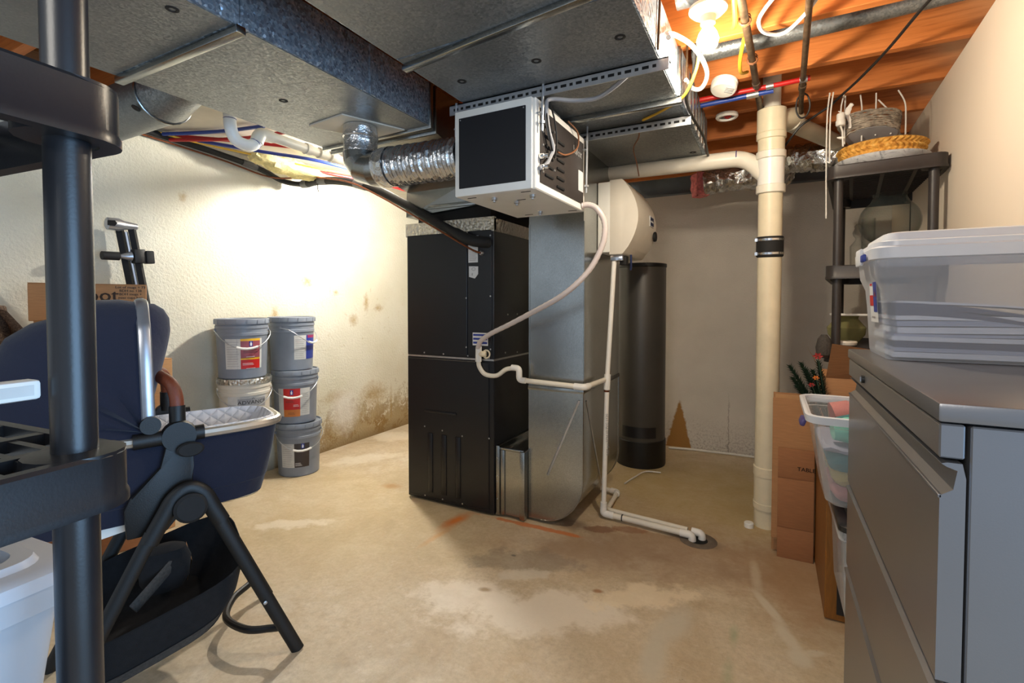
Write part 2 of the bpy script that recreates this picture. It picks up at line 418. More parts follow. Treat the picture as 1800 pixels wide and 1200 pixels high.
def floor_mat():
    q = NT('stained_concrete'); p = q.pos()
    n1 = q.noise(p, 1.7, 8, .66, .5); n2 = q.noise(p, 6, 9, .7, .6); n3 = q.noise(p, 45, 6, .75); n4 = q.noise(p, 2.6, 10, .74, .3)
    fine = q.math('SUBTRACT', q.noise(p, 34, 8, .8), .5)
    c = q.ramp(n1, [(.3, (172, 153, 124)), (.45, (197, 179, 150)), (.58, (211, 195, 168)), (.72, (220, 207, 185))])
    c = q.mix(q.rng(n2, .42, .68, 0, .5), c, (184, 158, 122))
    c = q.mix(q.rng(n4, .55, .64, 0, .4), c, (222, 212, 194))
    c = q.mix(q.rng(n3, .42, .72, 0, .42), c, (146, 124, 98))
    c = q.mix(q.rng(q.noise(p, 22, 8, .8), .54, .7, 0, .35), c, (230, 220, 202))
    def st(c, col, args, k=1.0, wob=.4, wscale=7, soft=.5, grit=.0):
        mk = q.blob(p, *args, wob=wob, wscale=wscale, soft=soft)
        if grit: mk = q.rng(q.math('ADD', mk, q.math('MULTIPLY', fine, grit)), .3, .62)
        return q.mix(q.math('MULTIPLY', mk, k), c, col)
    c = st(c, (176, 152, 92), ((-.35, 3.3), .9, .7), .6, .5, 3)                   # yellow tint behind the stack
    c = st(c, (192, 172, 124), ((-2.3, 2.0), 1.1, .8), .35, .5, 3)
    c = st(c, (156, 120, 84), ((.18, 2.45), .3, .5), .7, .6, 5)                    # damp brown by the boxes
    c = st(c, (150, 118, 86), ((-.3, 2.5), .5, .3), .65, .6, 5, .7)
    c = st(c, (148, 122, 98), ((-.7, 2.25), .6, .22, .2), .75, .7, 5, .7)
    c = st(c, (128, 116, 102), ((-1.0, 2.0), .3, .12, .4), .5, .8, 8, .7, .9)
    c = st(c, (124, 82, 56), ((-.78, 2.47), .1, .05, .3), .75, .8, 14, .6, .6)
    c = st(c, (138, 92, 62), ((-.63, 2.54), .12, .045, .2), .65, .8, 14, .6, .6)
    c = st(c, (112, 92, 78), ((-.93, 2.46), .12, .07, -.3), .7, .6, 12, .6)
    c = st(c, (232, 220, 202), ((-.78, 1.70), .52, .17, .5), .8, 1.0, 6, .9, .55)    # white bloom
    c = st(c, (230, 218, 200), ((-1.1, 1.66), .28, .12, .3), .7, 1.0, 8, .9, .55)
    c = st(c, (234, 216, 186), ((-.45, 1.98), .28, .1, .6), .7, 1.0, 8, .9, .6)
    c = st(c, (214, 204, 186), ((-.95, 1.9), .12, .06, .6), .7, .9, 9, .8, 1.2)
    c = st(c, (216, 204, 182), ((-.55, 2.62), .3, .06, -.1), .5, .9, 9, .8, 1.2)
    c = st(c, (228, 216, 194), ((-2.28, 1.75), .26, .07, .6), .6, 1.0, 12, .9, .4)
    c = st(c, (226, 216, 196), ((-2.75, 2.75), .35, .14, .9), .5, 1.0, 9, .9, .4)
    c = st(c, (226, 214, 192), ((-2.95, 3.35), .25, .2, .4), .5, .8, 6, .8, .8)
    c = st(c, (200, 112, 36), ((-1.515, 2.2), .045, .13, -.12), .95, .5, 12, .8)     # rust run
    c = st(c, (200, 136, 66), ((-1.495, 2.02), .022, .16, -.1), .5, .5, 12, .8)
    c = st(c, (196, 112, 56), ((-1.12, 2.335), .36, .025, .03), .85, .8, 10, .7, .5)
    c = st(c, (176, 132, 78), ((-2.17, 2.42), .07, .05), .7, .7, 10)
    c = st(c, (150, 96, 54), ((-.62, 1.93), .025, .015, .3), .8, .5, 20)
    c = st(c, (160, 130, 90), ((-1.04, 1.72), .03, .018, .3), .8, .4, 20)
    c = st(c, (90, 84, 78), ((-1.06, 2.02), .014, .01), .8, .4, 20)
    c = st(c, (198, 188, 168), ((-.30, 1.86), .06, .14, -.25), .8, .35, 8)          # pale trails
    c = st(c, (198, 188, 168), ((-.335, 1.66), .045, .14, .1), .8, .35, 8)
    c = st(c, (206, 194, 172), ((.01, 2.14), .022, .13, .5), .85, .4, 10, .4)
    c = st(c, (206, 194, 172), ((.07, 1.98), .028, .10, .45), .85, .4, 10, .4)
    c = st(c, (206, 194, 172), ((.105, 1.88), .04, .05, .2), .85, .35, 10, .4)
    c = st(c, (206, 194, 172), ((.15, 1.93), .05, .02, .5), .7, .4, 10, .4)
    c = st(c, (200, 186, 162), ((-.04, 2.36), .025, .16, .1), .6, .5, 9)
    c = st(c, (138, 154, 116), ((-.1, 1.9), .018, .07, .02), .5, .5, 12, .8)        # green smear
    c = st(c, (142, 154, 120), ((-.105, 1.68), .02, .09, .02), .45, .5, 12, .8)
    c = st(c, (108, 90, 74), ((-.34, 2.585), .15, .06, -.1), .8, .5, 10, .6)       # round the drain
    sp = q.rng(q.voro(p, 26, 'F1', 'Distance'), .0, .09, 1, 0)
    c = q.mix(q.math('MULTIPLY', q.math('MULTIPLY', sp, .7), q.rng(n2, .5, .62)), c, (108, 90, 70))
    q.base(c); q.set(q.rng(n2, .3, .7, .38, .62)); q.bump(q.math('ADD', n2, q.math('MULTIPLY', n3, .35)), .14, .012); return q.m
M['floor'] = floor_mat()
def wall_left_mat():
    q = NT('textured_painted_block'); p = q.pos(); z = q.sep(p)[2]; y = q.sep(p)[1]
    tx = q.noise(p, 60, 3, .6); n2 = q.noise(p, 6, 9, .75, .3); n3 = q.noise(p, 15, 5, .75)
    c = q.ramp(q.noise(p, 2, 3), [(.3, (206, 200, 178)), (.7, (218, 214, 198))])
    low = q.rng(z, .62, .12); edge = q.rng(z, .1, .0)
    far = q.rng(y, 2.2, 2.8)
    damp = q.math('MULTIPLY', q.math('MULTIPLY', low, far), 1.0)
    n3 = q.noise(p, 17, 9, .78, .4); mk = q.rng(q.math('ADD', n3, q.math('MULTIPLY', damp, .30)), .66, .74)
    c = q.mix(q.math('MULTIPLY', q.math('MULTIPLY', mk, damp), 1.0), c, (142, 112, 62))
    mk2 = q.rng(q.math('ADD', n2, q.math('MULTIPLY', damp, .2)), .62, .7)
    c = q.mix(q.math('MULTIPLY', mk2, damp), c, (168, 148, 110))
    c = q.mix(q.math('MULTIPLY', edge, .7), c, (124, 96, 54))
    mid = q.math('MULTIPLY', q.rng(z, .5, .9), q.rng(z, 1.5, 1.25))
    mk3 = q.math('MULTIPLY', q.math('MULTIPLY', q.rng(q.noise(q.map(p, (1, 1.6, 1)), 11, 9, .85), .585, .68), mid), far)
    c = q.mix(q.math('MULTIPLY', mk3, .75), c, (170, 140, 76))
    for (cy, cz, ry, rz_) in ((2.58, 1.36, .05, .045), (2.86, 1.28, .03, .02), (3.2, 1.2, .03, .08), (3.35, 1.15, .06, .03), (3.05, 1.05, .05, .05), (2.3, 1.12, .03, .05), (1.69, 1.84, .025, .03), (3.51, .25, .018, .17), (2.85, .42, .12, .06), (3.28, .38, .16, .1)):
        c = q.mix(q.math('MULTIPLY', q.blob(p, (cy, cz), ry, rz_, 0, .9, (1, 2), 1.0, 34), .7), c, (160, 128, 66))
    c = q.mix(q.math('MULTIPLY', q.blob(p, (2.95, .3), .16, .2, 0, .6, (1, 2), .6, 9), .8), c, (222, 216, 204))
    q.base(c); q.set(.75); q.bump(q.math('ADD', tx, q.math('MULTIPLY', n3, .3)), .55, .012); return q.m
M['wall_left'] = wall_left_mat()
def wall_back_mat():
    q = NT('grey_painted_block'); p = q.pos(); z = q.sep(p)[2]
    tx = q.noise(p, 110, 3, .6)
    c = q.ramp(q.noise(p, 2.5, 4), [(.3, (196, 189, 178)), (.7, (210, 203, 192))])
    lo = q.math('MULTIPLY', q.rng(z, .3, .0), q.rng(q.noise(p, 60, 4, .8), .48, .6))
    c = q.mix(q.math('MULTIPLY', lo, .6), c, (110, 92, 84))
    x = q.sep(p)[0]
    half = q.math('MULTIPLY', q.rng(z, .4, 0), .1)
    d = q.math('ABSOLUTE', q.math('SUBTRACT', x, q.math('ADD', -.66, q.math('MULTIPLY', z, .02))))
    wob = q.math('MULTIPLY', q.math('SUBTRACT', q.noise(p, 18, 4, .7), .5), .05)
    tri = q.math('MULTIPLY', q.rng(q.math('SUBTRACT', q.math('ADD', d, wob), half), -.004, .008, 1, 0), q.rng(z, .4, .36))
    c = q.mix(tri, c, (150, 108, 48))
    ck = q.math('MULTIPLY', q.rng(q.math('ABSOLUTE', q.math('SUBTRACT', x, q.math('ADD', -.28, wob))), 0, .006, 1, 0), q.rng(z, .5, .3))
    c = q.mix(q.math('MULTIPLY', ck, .7), c, (110, 96, 86))
    q.base(c); q.set(.6); q.bump(tx, .4, .008); return q.m
M['wall_back'] = wall_back_mat()
M['wall_right'] = simple('cream_drywall', (232, 218, 200), .6, 0, .02, 2, .03, 200)
M['panel'] = simple('dusty_panel_lit_plate', (206, 200, 186), .8, 0, .12, 5)
M['drain_grit'] = simple('worn_drain_concrete', (104, 92, 80), .8, 0, .2, 30, .3, 80)
M['tape_grey'] = simple('grey_duct_tape', (84, 84, 86), .5)
M['rim_board'] = simple('blue_grey_rim_board', (118, 124, 128), .7, 0, .15, 6, .3, 60)
# ================================================================== the setting
def struct(name, g, m, parent=None, **k):
    o = g.out(name, m, parent, **k)
    if parent is None: o['kind'] = 'structure'
    return o
g = G(); g.box(-3.6, 1.4, -1.6, 4.6, -.12, 0); struct('floor', g, M['floor'])
g = G(); g.box(-3.35, -3.15, -.9, 4.4, 0, 2.2); struct('wall_left', g, M['wall_left'])
g = G(); g.box(-3.15, .9, 4.2, 4.4, 0, 2.08); struct('wall_back', g, M['wall_back'])
g = G(); g.box(-3.15, .9, 4.33, 4.4, 2.08, 2.42); g.box(-3.15, .9, 4.2, 4.34, 2.08, 2.095); struct('trim_1', g, M['rim_board'])
xr = lambda y: .645+(y-2.2)*.042
g = G(); g.prism([(xr(.84), .84), (xr(.84)+.1, .84), (xr(4.2)+.1, 4.19), (xr(4.2), 4.19)], 'z', 0, 2.198); struct('wall_right', g, M['wall_right'])
g = G(); g.box(-3.35, 1.4, -.9, 4.4, 2.42, 2.46); ceil = struct('ceiling', g, M['subfloor'])
jm = None
for k in range(13):
    y = 2.43+.405*(k-8)
    if jm is None:
        g = G(); g.box(-3.3, 1.35, 0, .038, 2.2, 2.42, b=.002, seg=1); jm = g.out('joist', M['joist'], ceil)
        jm.location.y = y
    else:
        j = jm.copy(); COL.objects.link(j); j.location.y = y
# mud sill with pale face on top of the left wall
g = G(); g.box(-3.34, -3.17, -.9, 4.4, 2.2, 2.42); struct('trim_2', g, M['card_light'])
g = G(); g.box(-3.17, -2.07, 1.31, 4.18, 2.192, 2.199); struct('trim_3', g, M['panel'])
# floor drain ring
g = G(); g.lathe([(.045, .002), (.06, .006), (.085, .004), (.09, .0005)], (-.305, 2.585, 0), 28)
dr = g.out('floor_drain', M['drain_grit'], label='shallow round floor drain under the two white pipe ends', category='drain')
g = G(); g.lathe([(0, .001), (.047, .001)], (-.305, 2.585, 0), 28); g.out('drain_hole', M['gap'], dr)

# ================================================================== sheet metal ducts
def plug(parent, x, y, z=2.0, r=.017):
    g = G(); g.lathe([(r, 0), (r, -.003), (r*.55, -.004), (r*.45, -.001), (0, -.001)], (x, y, z), 14); g.out('plug', M['black_soft'], parent)
def screws(parent, pts, r=.005, ax='y'):
    for (x, y, z) in pts:
        g = G()
        Mx = Matrix.Translation((x, y, z)) @ (Matrix.Rotation(pi/2, 4, 'X') if ax == 'y' else Matrix.Rotation(pi/2, 4, 'Y') if ax == 'x' else Matrix.Rotation(pi, 4, 'X'))
        g.lathe([(r, 0), (r*.9, r*.5), (0, r*.7)], n=8, M=Mx); g.out('screw', M['screw'], parent)
D1 = thing('supply_duct', (-1.71, .8, 2.0), 'wide flat galvanised duct at upper left with blue-grey side and silver branch pipe', 'duct')
g = G(); g.box(-2.05, -1.37, -.6, .9, 2.0, 2.19); g.out('duct_section', [M['galv_side']], D1)
g = G(); g.box(-2.05, -1.37, .902, 1.8, 2.0, 2.19); g.out('duct_section', [M['galv_side']], D1)
g = G(); g.box(-2.045, -1.375, -.6, .88, 1.998, 2.0); g.out('bottom_sheet', M['galv'], D1)
g = G(); g.box(-2.045, -1.375, .93, 1.79, 1.998, 2.0); g.out('bottom_sheet', M['galv'], D1)
g = G(); g.box(-2.06, -1.362, .885, .915, 1.976, 2.0, b=.003); g.out('drive_cleat', M['galv_smooth'], D1)
for y in (.35, 1.42):
    g = G(); g.box(-1.37, -1.366, y, y+.03, 2.0, 2.19); g.out('side_seam', M['galv_side'], D1)
g = G(); g.box(-2.06, -1.362, 1.79, 1.81, 1.985, 2.195, b=.003); g.out('end_flange', M['galv_smooth'], D1)
g = G(); g.box(-2.05, -1.368, 1.835, 1.85, 1.975, 2.195, b=.003); g.out('end_flange', M['galv_smooth'], D1)
# transition down to the plenum
g = G(); g.loft([[(-2.04, 1.8, 2.0), (-1.38, 1.8, 2.0), (-1.38, 1.8, 2.19), (-2.04, 1.8, 2.19)],
                 [(-1.95, 2.36, 1.86), (-1.37, 2.36, 1.86), (-1.37, 2.36, 2.19), (-1.95, 2.36, 2.19)]], True, True, smooth=False)
g.out('transition', M['galv_smooth'], D1)
plug(D1, -1.45, .761); plug(D1, -1.714, 1.303); plug(D1, -1.959, .5)
# round branch to the left wall
g = G(); ring = lambda x, r, z: [(x, 1.18+r*.85*cos(2*pi*k/20), z+.02+r*.85*sin(2*pi*k/20)) for k in range(20)]
g.loft([ring(-2.05, .09, 2.085), ring(-2.16, .1, 2.08), ring(-2.3, .13, 2.07), ring(-2.32, .134, 2.07), ring(-2.34, .13, 2.07), ring(-3.149, .13, 2.06)])
g.out('branch_pipe', M['galv'], D1, 50)
g = G(); g.tube([(-2.32, 1.18+.116*cos(2*pi*k/24), 2.09+.116*sin(2*pi*k/24)) for k in range(24)], .004, 6, closed=True); g.out('branch_rim', M['galv_smooth'], D1)
g = G(); g.lathe([(.017, 0), (.017, .003), (.009, .004), (0, .001)], n=14, M=Matrix.Translation((-2.36, 1.09, 2.015)) @ Matrix.Rotation(pi-.5, 4, 'X')); g.out('plug', M['black_soft'], D1)
# plate and collar for the flexible duct
g = G(); g.prism([(-1.841, 1.53), (-1.61, 1.505), (-1.50, 1.775), (-1.732, 1.79)], 'z', 1.992, 1.998); g.out('collar_plate', M['panel'], D1)  # shiny metal plate; its lit brightness is put in as cream colour
FX = thing('flexible_duct', (-1.4, 1.67, 1.8), 'shiny silver flexible duct bending into the black dehumidifier side', 'duct')
cx, cy = -1.645, 1.645
g = G(); g.lathe([(.074, 1.988), (.078, 1.94), (.074, 1.935), (.074, 1.86)], (cx, cy, 0), 24); g.out('collar', M['foil'], FX)
g = G(); Z = 1.795; segs = [((cx, cy, 1.87), 0), ((cx+.005, cy, 1.835), 15), ((cx+.03, cy+.005, 1.805), 45), ((cx+.085, cy+.01, Z), 75), ((cx+.13, cy+.015, Z), 90)]
for (p, a), (p2, a2) in zip(segs[:-1], segs[1:]):
    r1 = []
    for (pp, aa) in ((p, a), (p2, a2)):
        A = radians(aa); d = Vector((sin(A), .05, -cos(A))); n1 = Vector((cos(A), 0, sin(A))); n2 = Vector((0, 1, 0))
        r1.append([Vector(pp)+(n1*cos(2*pi*k/24)+n2*sin(2*pi*k/24))*.078 for k in range(24)])
    g.loft(r1)
g.out('elbow', M['galv_smooth'], FX, 20)
g = G(); prof = []
n = 84; x0, x1 = cx+.13, -1.112
for k in range(n+1):
    t = k/n; prof.append((x0+(x1-x0)*t, .081+(.0035 if k % 4 < 2 else -.002)+.002*sin(k*.7)))
g.loft([[(x, cy+.015+.03*(x-x0)/(x1-x0)+r*cos(2*pi*j/24), Z+r*sin(2*pi*j/24)) for j in range(24)] for x, r in prof]); g.out('flexible_sleeve', M['flex'], FX, 60)
g = G(); g.loft([[(x, cy+.015+r*cos(2*pi*j/24), Z+r*sin(2*pi*j/24)) for j in range(24)] for x, r in ((x0-.015, .083), (x0+.02, .087), (x0+.05, .086))]); g.out('foil_tape_band', M['foil'], FX)

# second trunk, in the middle
D2 = thing('return_duct', (-.7, .9, 2.0), 'broad flat galvanised duct across the ceiling centre with bright cross seams', 'duct')
for (a, b_) in ((-.6, 1.26), (1.262, 2.0), (2.002, 2.88)):
    xl = -1.10 if b_ < 2.5 else -1.1
    g = G(); g.box(xl, -.33+.012*(a > 1.5), a, b_, 2.0, 2.19); g.out('duct_section', M['galv_side'], D2)
    g = G(); g.box(xl+.005, -.335, a+.004, b_-.004, 1.998, 2.0); g.out('bottom_sheet', M['galv'], D2)
g = G(); g.prism([(-1.105, 1.295), (-.325, 1.195), (-.325, 1.222), (-1.105, 1.322)], 'z', 1.98, 1.998, b=.002); g.out('drive_cleat', M['galv_smooth'], D2)
g = G(); g.box(-1.0, -.315, 1.995, 2.022, 1.975, 1.998, b=.003); g.out('drive_cleat', M['galv_smooth'], D2)
for y in (1.255, 1.99):
    g = G(); g.box(-.33, -.318, y, y+.028, 2.0, 2.19, b=.002); g.out('side_seam', M['galv_smooth'], D2)
for k in range(7):
    g = G(); g.box(-.318, -.314, 2.14+k*.1, 2.165+k*.1, 2.004, 2.186); g.out('side_rib', M['galv_smooth'], D2)
for p in ((-.694, 1.483), (-.41, 1.47), (-.995, 1.493), (-.374, 2.764)): plug(D2, *p)

# drop to the furnace
DR = thing('return_drop', (-1.01, 2.73, 0), 'tall galvanised duct box beside black furnace with rounded bottom corner', 'duct')
def dropring(z0, z1, y0, y1): pass
g = G(); g.box(-1.165, -.853, 2.40, 3.07, .735, 1.62); g.loft([[(-1.165, 2.4, 1.62), (-.853, 2.4, 1.62), (-.853, 3.07, 1.62), (-1.165, 3.07, 1.62)], [(-1.165, 2.4, 1.998), (-.853, 2.4, 1.998), (-.853, 2.88, 1.998), (-1.165, 2.88, 1.998)]], smooth=False)
g.out('upper_section', M['galv_smooth'], DR)
R_ = .24; poly = [(-1.165, .015), (-.853-R_, .015)]
for k in range(1, 13):
    a = -pi/2+pi/2*k/12; poly.append((-.853-R_+R_*cos(a), .015+R_+R_*sin(a)))
poly += [(-.853, .73), (-1.165, .73)]
g = G(); g.prism(poly, 'y', 2.395, 3.075); o = g.out('elbow', M['galv_smooth'], DR, 30)
for yq in (2.396, 3.074):
    g = G(); g.tube([(p[0]+.001, yq, p[1]) for p in poly[1:-1]], .004, 6); g.out('seam', M['galv_smooth'], DR)
g = G(); g.box(-1.168, -.848, 2.392, 3.078, .725, .748, b=.002); g.out('drive_cleat', M['galv_smooth'], DR)
g = G(); a, b_ = Vector((-.872, 2.394, .69)), Vector((-1.05, 2.394, .27)); d = (b_-a).normalized(); nn = Vector((d.z, 0, -d.x))*.007
g.loft([[a-nn, a+nn*.2-Vector((0, .004, 0)), a+nn], [b_-nn, b_+nn*.2-Vector((0, .004, 0)), b_+nn]], closed=False, smooth=False)
a, b_ = Vector((-.852, 2.45, .68)), Vector((-.852, 2.72, .15)); d = (b_-a).normalized(); nn = Vector((0, d.z, -d.y))*.007
g.loft([[a-nn, a+Vector((.004, 0, 0)), a+nn], [b_-nn, b_+Vector((.004, 0, 0)), b_+nn]], closed=False, smooth=False)
g.out('cross_break', M['strut'], DR)  # ridge in the same sheet; lighter zinc paints its bright reflection
g = G(); g.box(-.853, -.85, 2.403, 2.409, .75, 1.62); g.box(-1.165, -1.159, 2.396, 2.4, .75, 1.62); g.out('corner_seam', M['galv_smooth'], DR)
FB = thing('filter_box', (-1.25, 2.6, 0), 'low silver filter box joining furnace base to galvanised duct', 'filter box')
g = G(); g.box(-1.33, -1.18, 2.365, 2.98, .015, .375); g.out('filter_case', M['galv_smooth'], FB)
g = G(); g.box(-1.35, -1.325, 2.352, 2.985, .008, .40, b=.003); g.out('flange', M['galv_smooth'], FB)
g = G(); g.box(-1.318, -1.296, 2.356, 2.366, .012, .378, b=.003); g.out('channel', M['galv_smooth'], FB)
g = G(); g.box(-1.2, -1.168, 2.35, 2.985, .008, .385, b=.004); g.out('channel', M['galv_smooth'], FB)
g = G(); g.box(-1.33, -1.18, 2.36, 2.37, .378, .39, b=.002); g.out('lid_lip', M['galv_smooth'], FB)
screws(FB, [(-1.338, 2.352, z) for z in (.1, .2, .23, .33)], .004)

# ================================================================== furnace
FU = thing('furnace', (-1.655, 2.7, 0), 'tall black furnace cabinet with foil-taped top and pale stickers', 'furnace')
FX0, FX1, FY0, FY1 = -1.965, -1.353, 2.34, 3.08
g = G(); g.box(FX0, FX1, FY0, FY1, .01, .874, b=.004, seg=1); g.out('lower_cabinet', M['furnace'], FU)
g = G(); g.box(FX0, FX1, FY0, FY1, .882, 1.612, b=.004, seg=1); g.out('coil_cabinet', M['furnace'], FU)
g = G(); g.box(FX0+.003, FX1-.003, FY0+.003, FY1, .872, .884); g.out('seam_strip', M['screw'], FU)
g = G(); g.box(FX0+.006, FX1-.03, FY0-.006, FY0, .03, .865, b=.003, seg=1); pn = g.out('blower_door', M['furnace'], FU)
for x in (-1.79, -1.69, -1.59):
    g = G(); g.box(x-.018, x+.018, FY0-.0095, FY0-.006, .06, .42, b=.003, seg=2); g.out('rib', M['furnace'], pn)
g = G(); g.box(-1.83, -1.60, FY0-.012, FY0-.006, .545, .557, b=.002); g.out('finger_lip', M['furnace'], pn)
g = G(); g.box(FX0+.006, -1.528, FY0-.005, FY0, .892, 1.605, b=.002, seg=1); g.out('coil_door', M['furnace'], FU)
g = G(); g.box(-1.522, FX1-.012, FY0-.005, FY0, .892, 1.605, b=.002, seg=1); g.out('coil_side_panel', M['furnace'], FU)
yy = FY0-.007
screws(FU, [(x, yy, z) for x, z in ((-1.53, 1.54), (-1.53, 1.225), (-1.53, .945), (-1.37, 1.57), (-1.37, 1.235), (-1.37, .94), (-1.83, .90), (-1.69, .898), (-1.52, .896), (-1.38, .892),
                              (-1.83, .455), (-1.7, .445), (-1.56, .43), (-1.83, .035), (-1.7, .035), (-1.56, .035), (-1.38, .44))])
screws(FU, [(FX1+.001, y, z) for y, z in ((2.5, 1.13), (2.62, 1.13), (2.47, .91), (2.62, .90), (2.7, .33))], .005, 'x')
for (x0, x1, z0, z1) in ((-1.502, -1.448, 1.53, 1.575), (-1.515, -1.452, 1.425, 1.54)):
    g = G(); g.box(x0, x1, yy-.0005, yy+.001, z0, z1); g.out('sticker', M['sticker'], FU)
g = G(); g.prism([(-1.511, 1.345), (-1.472, 1.335), (-1.45, 1.36), (-1.45, 1.402), (-1.511, 1.405)], 'y', yy-.0005, yy+.001); g.out('sticker', M['sticker'], FU)
g = G()
for k in range(7): g.box(-1.508, -1.462+.004*(k % 3-1), yy-.0012, yy-.0005, 1.437+k*.008, 1.4395+k*.008)
g.tube([(-1.48+.012*cos(a*.6), yy-.001, 1.388+.008*sin(a*.6)) for a in range(11)], .0012, 5); g.box(-1.492, -1.486, yy-.0012, yy-.0005, 1.352, 1.366); o = g.out('sticker_print', M['label_grey'], FU); o['kind'] = 'stuff'
g = G(); g.box(-1.487, -1.387, yy-.001, yy+.001, .958, 1.03); st_ = g.out('label_plate', M['sticker'], FU)
g = G()
for z in (.968, .99, 1.012): g.box(-1.483, -1.391, yy-.002, yy-.001, z, z+.011)
g.out('blue_stripes', M['label_blue'], st_)
g = G(); g.box(FX0-.003, FX1+.003, FY0-.004, FY1, 1.595, 1.655); g.box(FX0-.004, FX1+.004, FY0-.005, FY0+.02, 1.6, 1.675); g.box(FX1-.02, FX1+.004, FY0, FY1, 1.6, 1.668); g.out('foil_tape', M['foil_tape'], FU)
g = G(); g.box(FX0+.05, FX1-.05, FY0+.05, FY1-.05, 1.655, 1.76); g.out('shadow_gap_collar', M['black_soft'], FU)  # black block painting the shadow gap between plenum and furnace top
PL = thing('supply_plenum', (-1.66, 2.7, 1.74), 'dull silver plenum box rising from the furnace top to ceiling duct', 'duct')
g = G(); g.loft([[(-1.96, 2.33, 1.715), (-1.36, 2.36, 1.76), (-1.36, 3.06, 1.76), (-1.96, 3.06, 1.715)], [(-1.965, 2.345, 1.95), (-1.36, 2.345, 1.95), (-1.36, 3.06, 1.95), (-1.965, 3.06, 1.95)], [(-1.965, 2.345, 2.19), (-1.36, 2.345, 2.19), (-1.36, 3.06, 2.19), (-1.965, 3.06, 2.19)]], True, True, smooth=False)
g.out('plenum_box', M['galv_smooth'], PL)
g = G(); g.box(-1.97, -1.355, 2.335, 2.347, 1.75, 1.775, b=.003); g.out('clip_strip', M['galv_smooth'], PL)
# insulated line set
LS = thing('insulated_line', (-2.3, 2.3, 1.55), 'black foam-insulated refrigerant line sloping from left wall to furnace', 'pipe')
pth = smooth([(-3.11, 1.36, 2.17), (-3.11, 1.8, 2.15), (-3.11, 2.15, 2.12), (-3.10, 2.34, 2.07), (-2.95, 2.39, 2.04), (-2.76, 2.375, 2.037), (-2.495, 2.36, 2.0), (-2.216, 2.335, 1.914), (-2.03, 2.325, 1.828), (-1.77, 2.31, 1.692), (-1.57, 2.295, 1.589), (-1.47, 2.29, 1.545), (-1.42, 2.30, 1.535), (-1.385, 2.345, 1.532)], 6)
g = G(); g.tube(pth, [.018 if i < 24 else .026 if i < 60 else .031 for i in range(len(pth))], 12); g.out('foam_sleeve', M['black_soft'], LS)
for i in (10, 24, 30, 38):
    g = G(); g.tube([pth[i], pth[i+1], pth[i+2]], .0285 if i > 20 else .021, 12); g.out('tape_wrap', M['tape_grey'], LS)
LC = thing('copper_line', (-2.3, 2.25, 1.47), 'thin bare copper line running under the black insulated line', 'pipe')
pc = smooth([(-3.12, 1.4, 2.145), (-3.12, 1.9, 2.115), (-3.115, 2.25, 2.08), (-2.9, 2.36, 2.075), (-2.73, 2.34, 2.05), (-2.41, 2.32, 1.975), (-2.12, 2.3, 1.844), (-1.94, 2.285, 1.751), (-1.69, 2.275, 1.62), (-1.494, 2.28, 1.51), (-1.43, 2.29, 1.478), (-1.425, 2.335, 1.475)], 6)
g = G(); g.tube(pc, .0055, 8); g.out('tube', M['copper'], LC)
g = G(); g.lathe([(.014, 0), (.014, .012), (.009, .02), (0, .022)], n=12, M=Matrix.Translation((-1.425, 2.335, 1.475)) @ Matrix.Rotation(pi/2, 4, 'X')); g.out('brass_fitting', M['screw'], LC)
g = G(); g.tube(smooth([(-2.76, 2.36, 2.02), (-2.75, 2.35, 1.98), (-2.735, 2.345, 1.955)], 5), .003, 6)
g.out('cable_end', M['black_cable'], label='short black cable tail dangling beneath the insulated line', category='cable')

# ================================================================== dehumidifier
DH = thing('dehumidifier', (-.94, 1.9, 1.62), 'boxy ceiling-hung dehumidifier with white frame and black front panel', 'dehumidifier')
x0, x1, y0, y1, z0, z1 = -1.115, -.765, 1.62, 2.16, 1.618, 1.952
g = G(); g.box(x0, x1, y0+.012, y1, z0, z1, b=.004, seg=1); g.out('case', M['white_plastic'], DH)
g = G(); g.box(x0, x1-.012, y0, y0+.02, z0, z1, b=.005); g.out('front_frame', M['white_plastic'], DH)
g = G(); g.box(x0+.022, x1-.035, y0-.004, y0, z0+.03, z1-.03, b=.0015, seg=1); g.out('front_panel', M['panel_black'], DH)
g = G(); g.box(x1-.002, x1+.003, y0+.045, y1-.025, z0+.03, z1-.03); sp = g.out('side_panel', M['shelf_plastic_r'], DH)
g = G()
for c, (ya, n_) in enumerate(((y0+.085, 6), (y0+.2, 6))):
    for k in range(n_):
        zz = z1-.085-k*.036-.02*c
        g.box(x1+.003, x1+.009, ya, ya+.075, zz-.007, zz+.003, b=.002, seg=1)
o = g.out('vent_slots', M['gap'], sp); o['kind'] = 'stuff'
screws(DH, [(x1+.003, y0+.07, z1-.06-k*.05) for k in range(5)]+[(x1+.003, y0+.18, z1-.08-k*.05) for k in range(4)], .005, 'x')
g = G(); text_on(g, 'lo/ox', .05, (x1+.005, 2.055, 1.862), (0, 1, 0), (0, 0, 1), .0015); g.out('lettering', M['white_ink'], sp)
g = G(); g.box(x1+.003, x1+.0042, 2.07, 2.13, 1.70, 1.79); g.out('rating_label', M['sticker'], sp)
screws(DH, [(x, y0-.004, z) for x in (x0+.03, x1-.043) for z in (z1-.038,)], .003)
for (x, y) in ((-.98, 1.70), (-.93, 1.80), (-.82, 1.72), (-.94, 2.05)):
    g = G(); g.lathe([(.012, 0), (.012, -.01), (.006, -.012), (.006, -.018), (0, -.018)], (x, y, z0), 10); g.out('bolt', M['screw'], DH)
for (x, y) in ((-1.06, 1.66), (-.82, 1.66), (-.9, 1.78), (-1.02, 2.1), (-.8, 2.1)):
    g = G(); g.box(x-.02, x+.02, y-.0015, y+.0015, z0-.002, z0); g.out('bottom_louvre', M['black_metal'], DH)
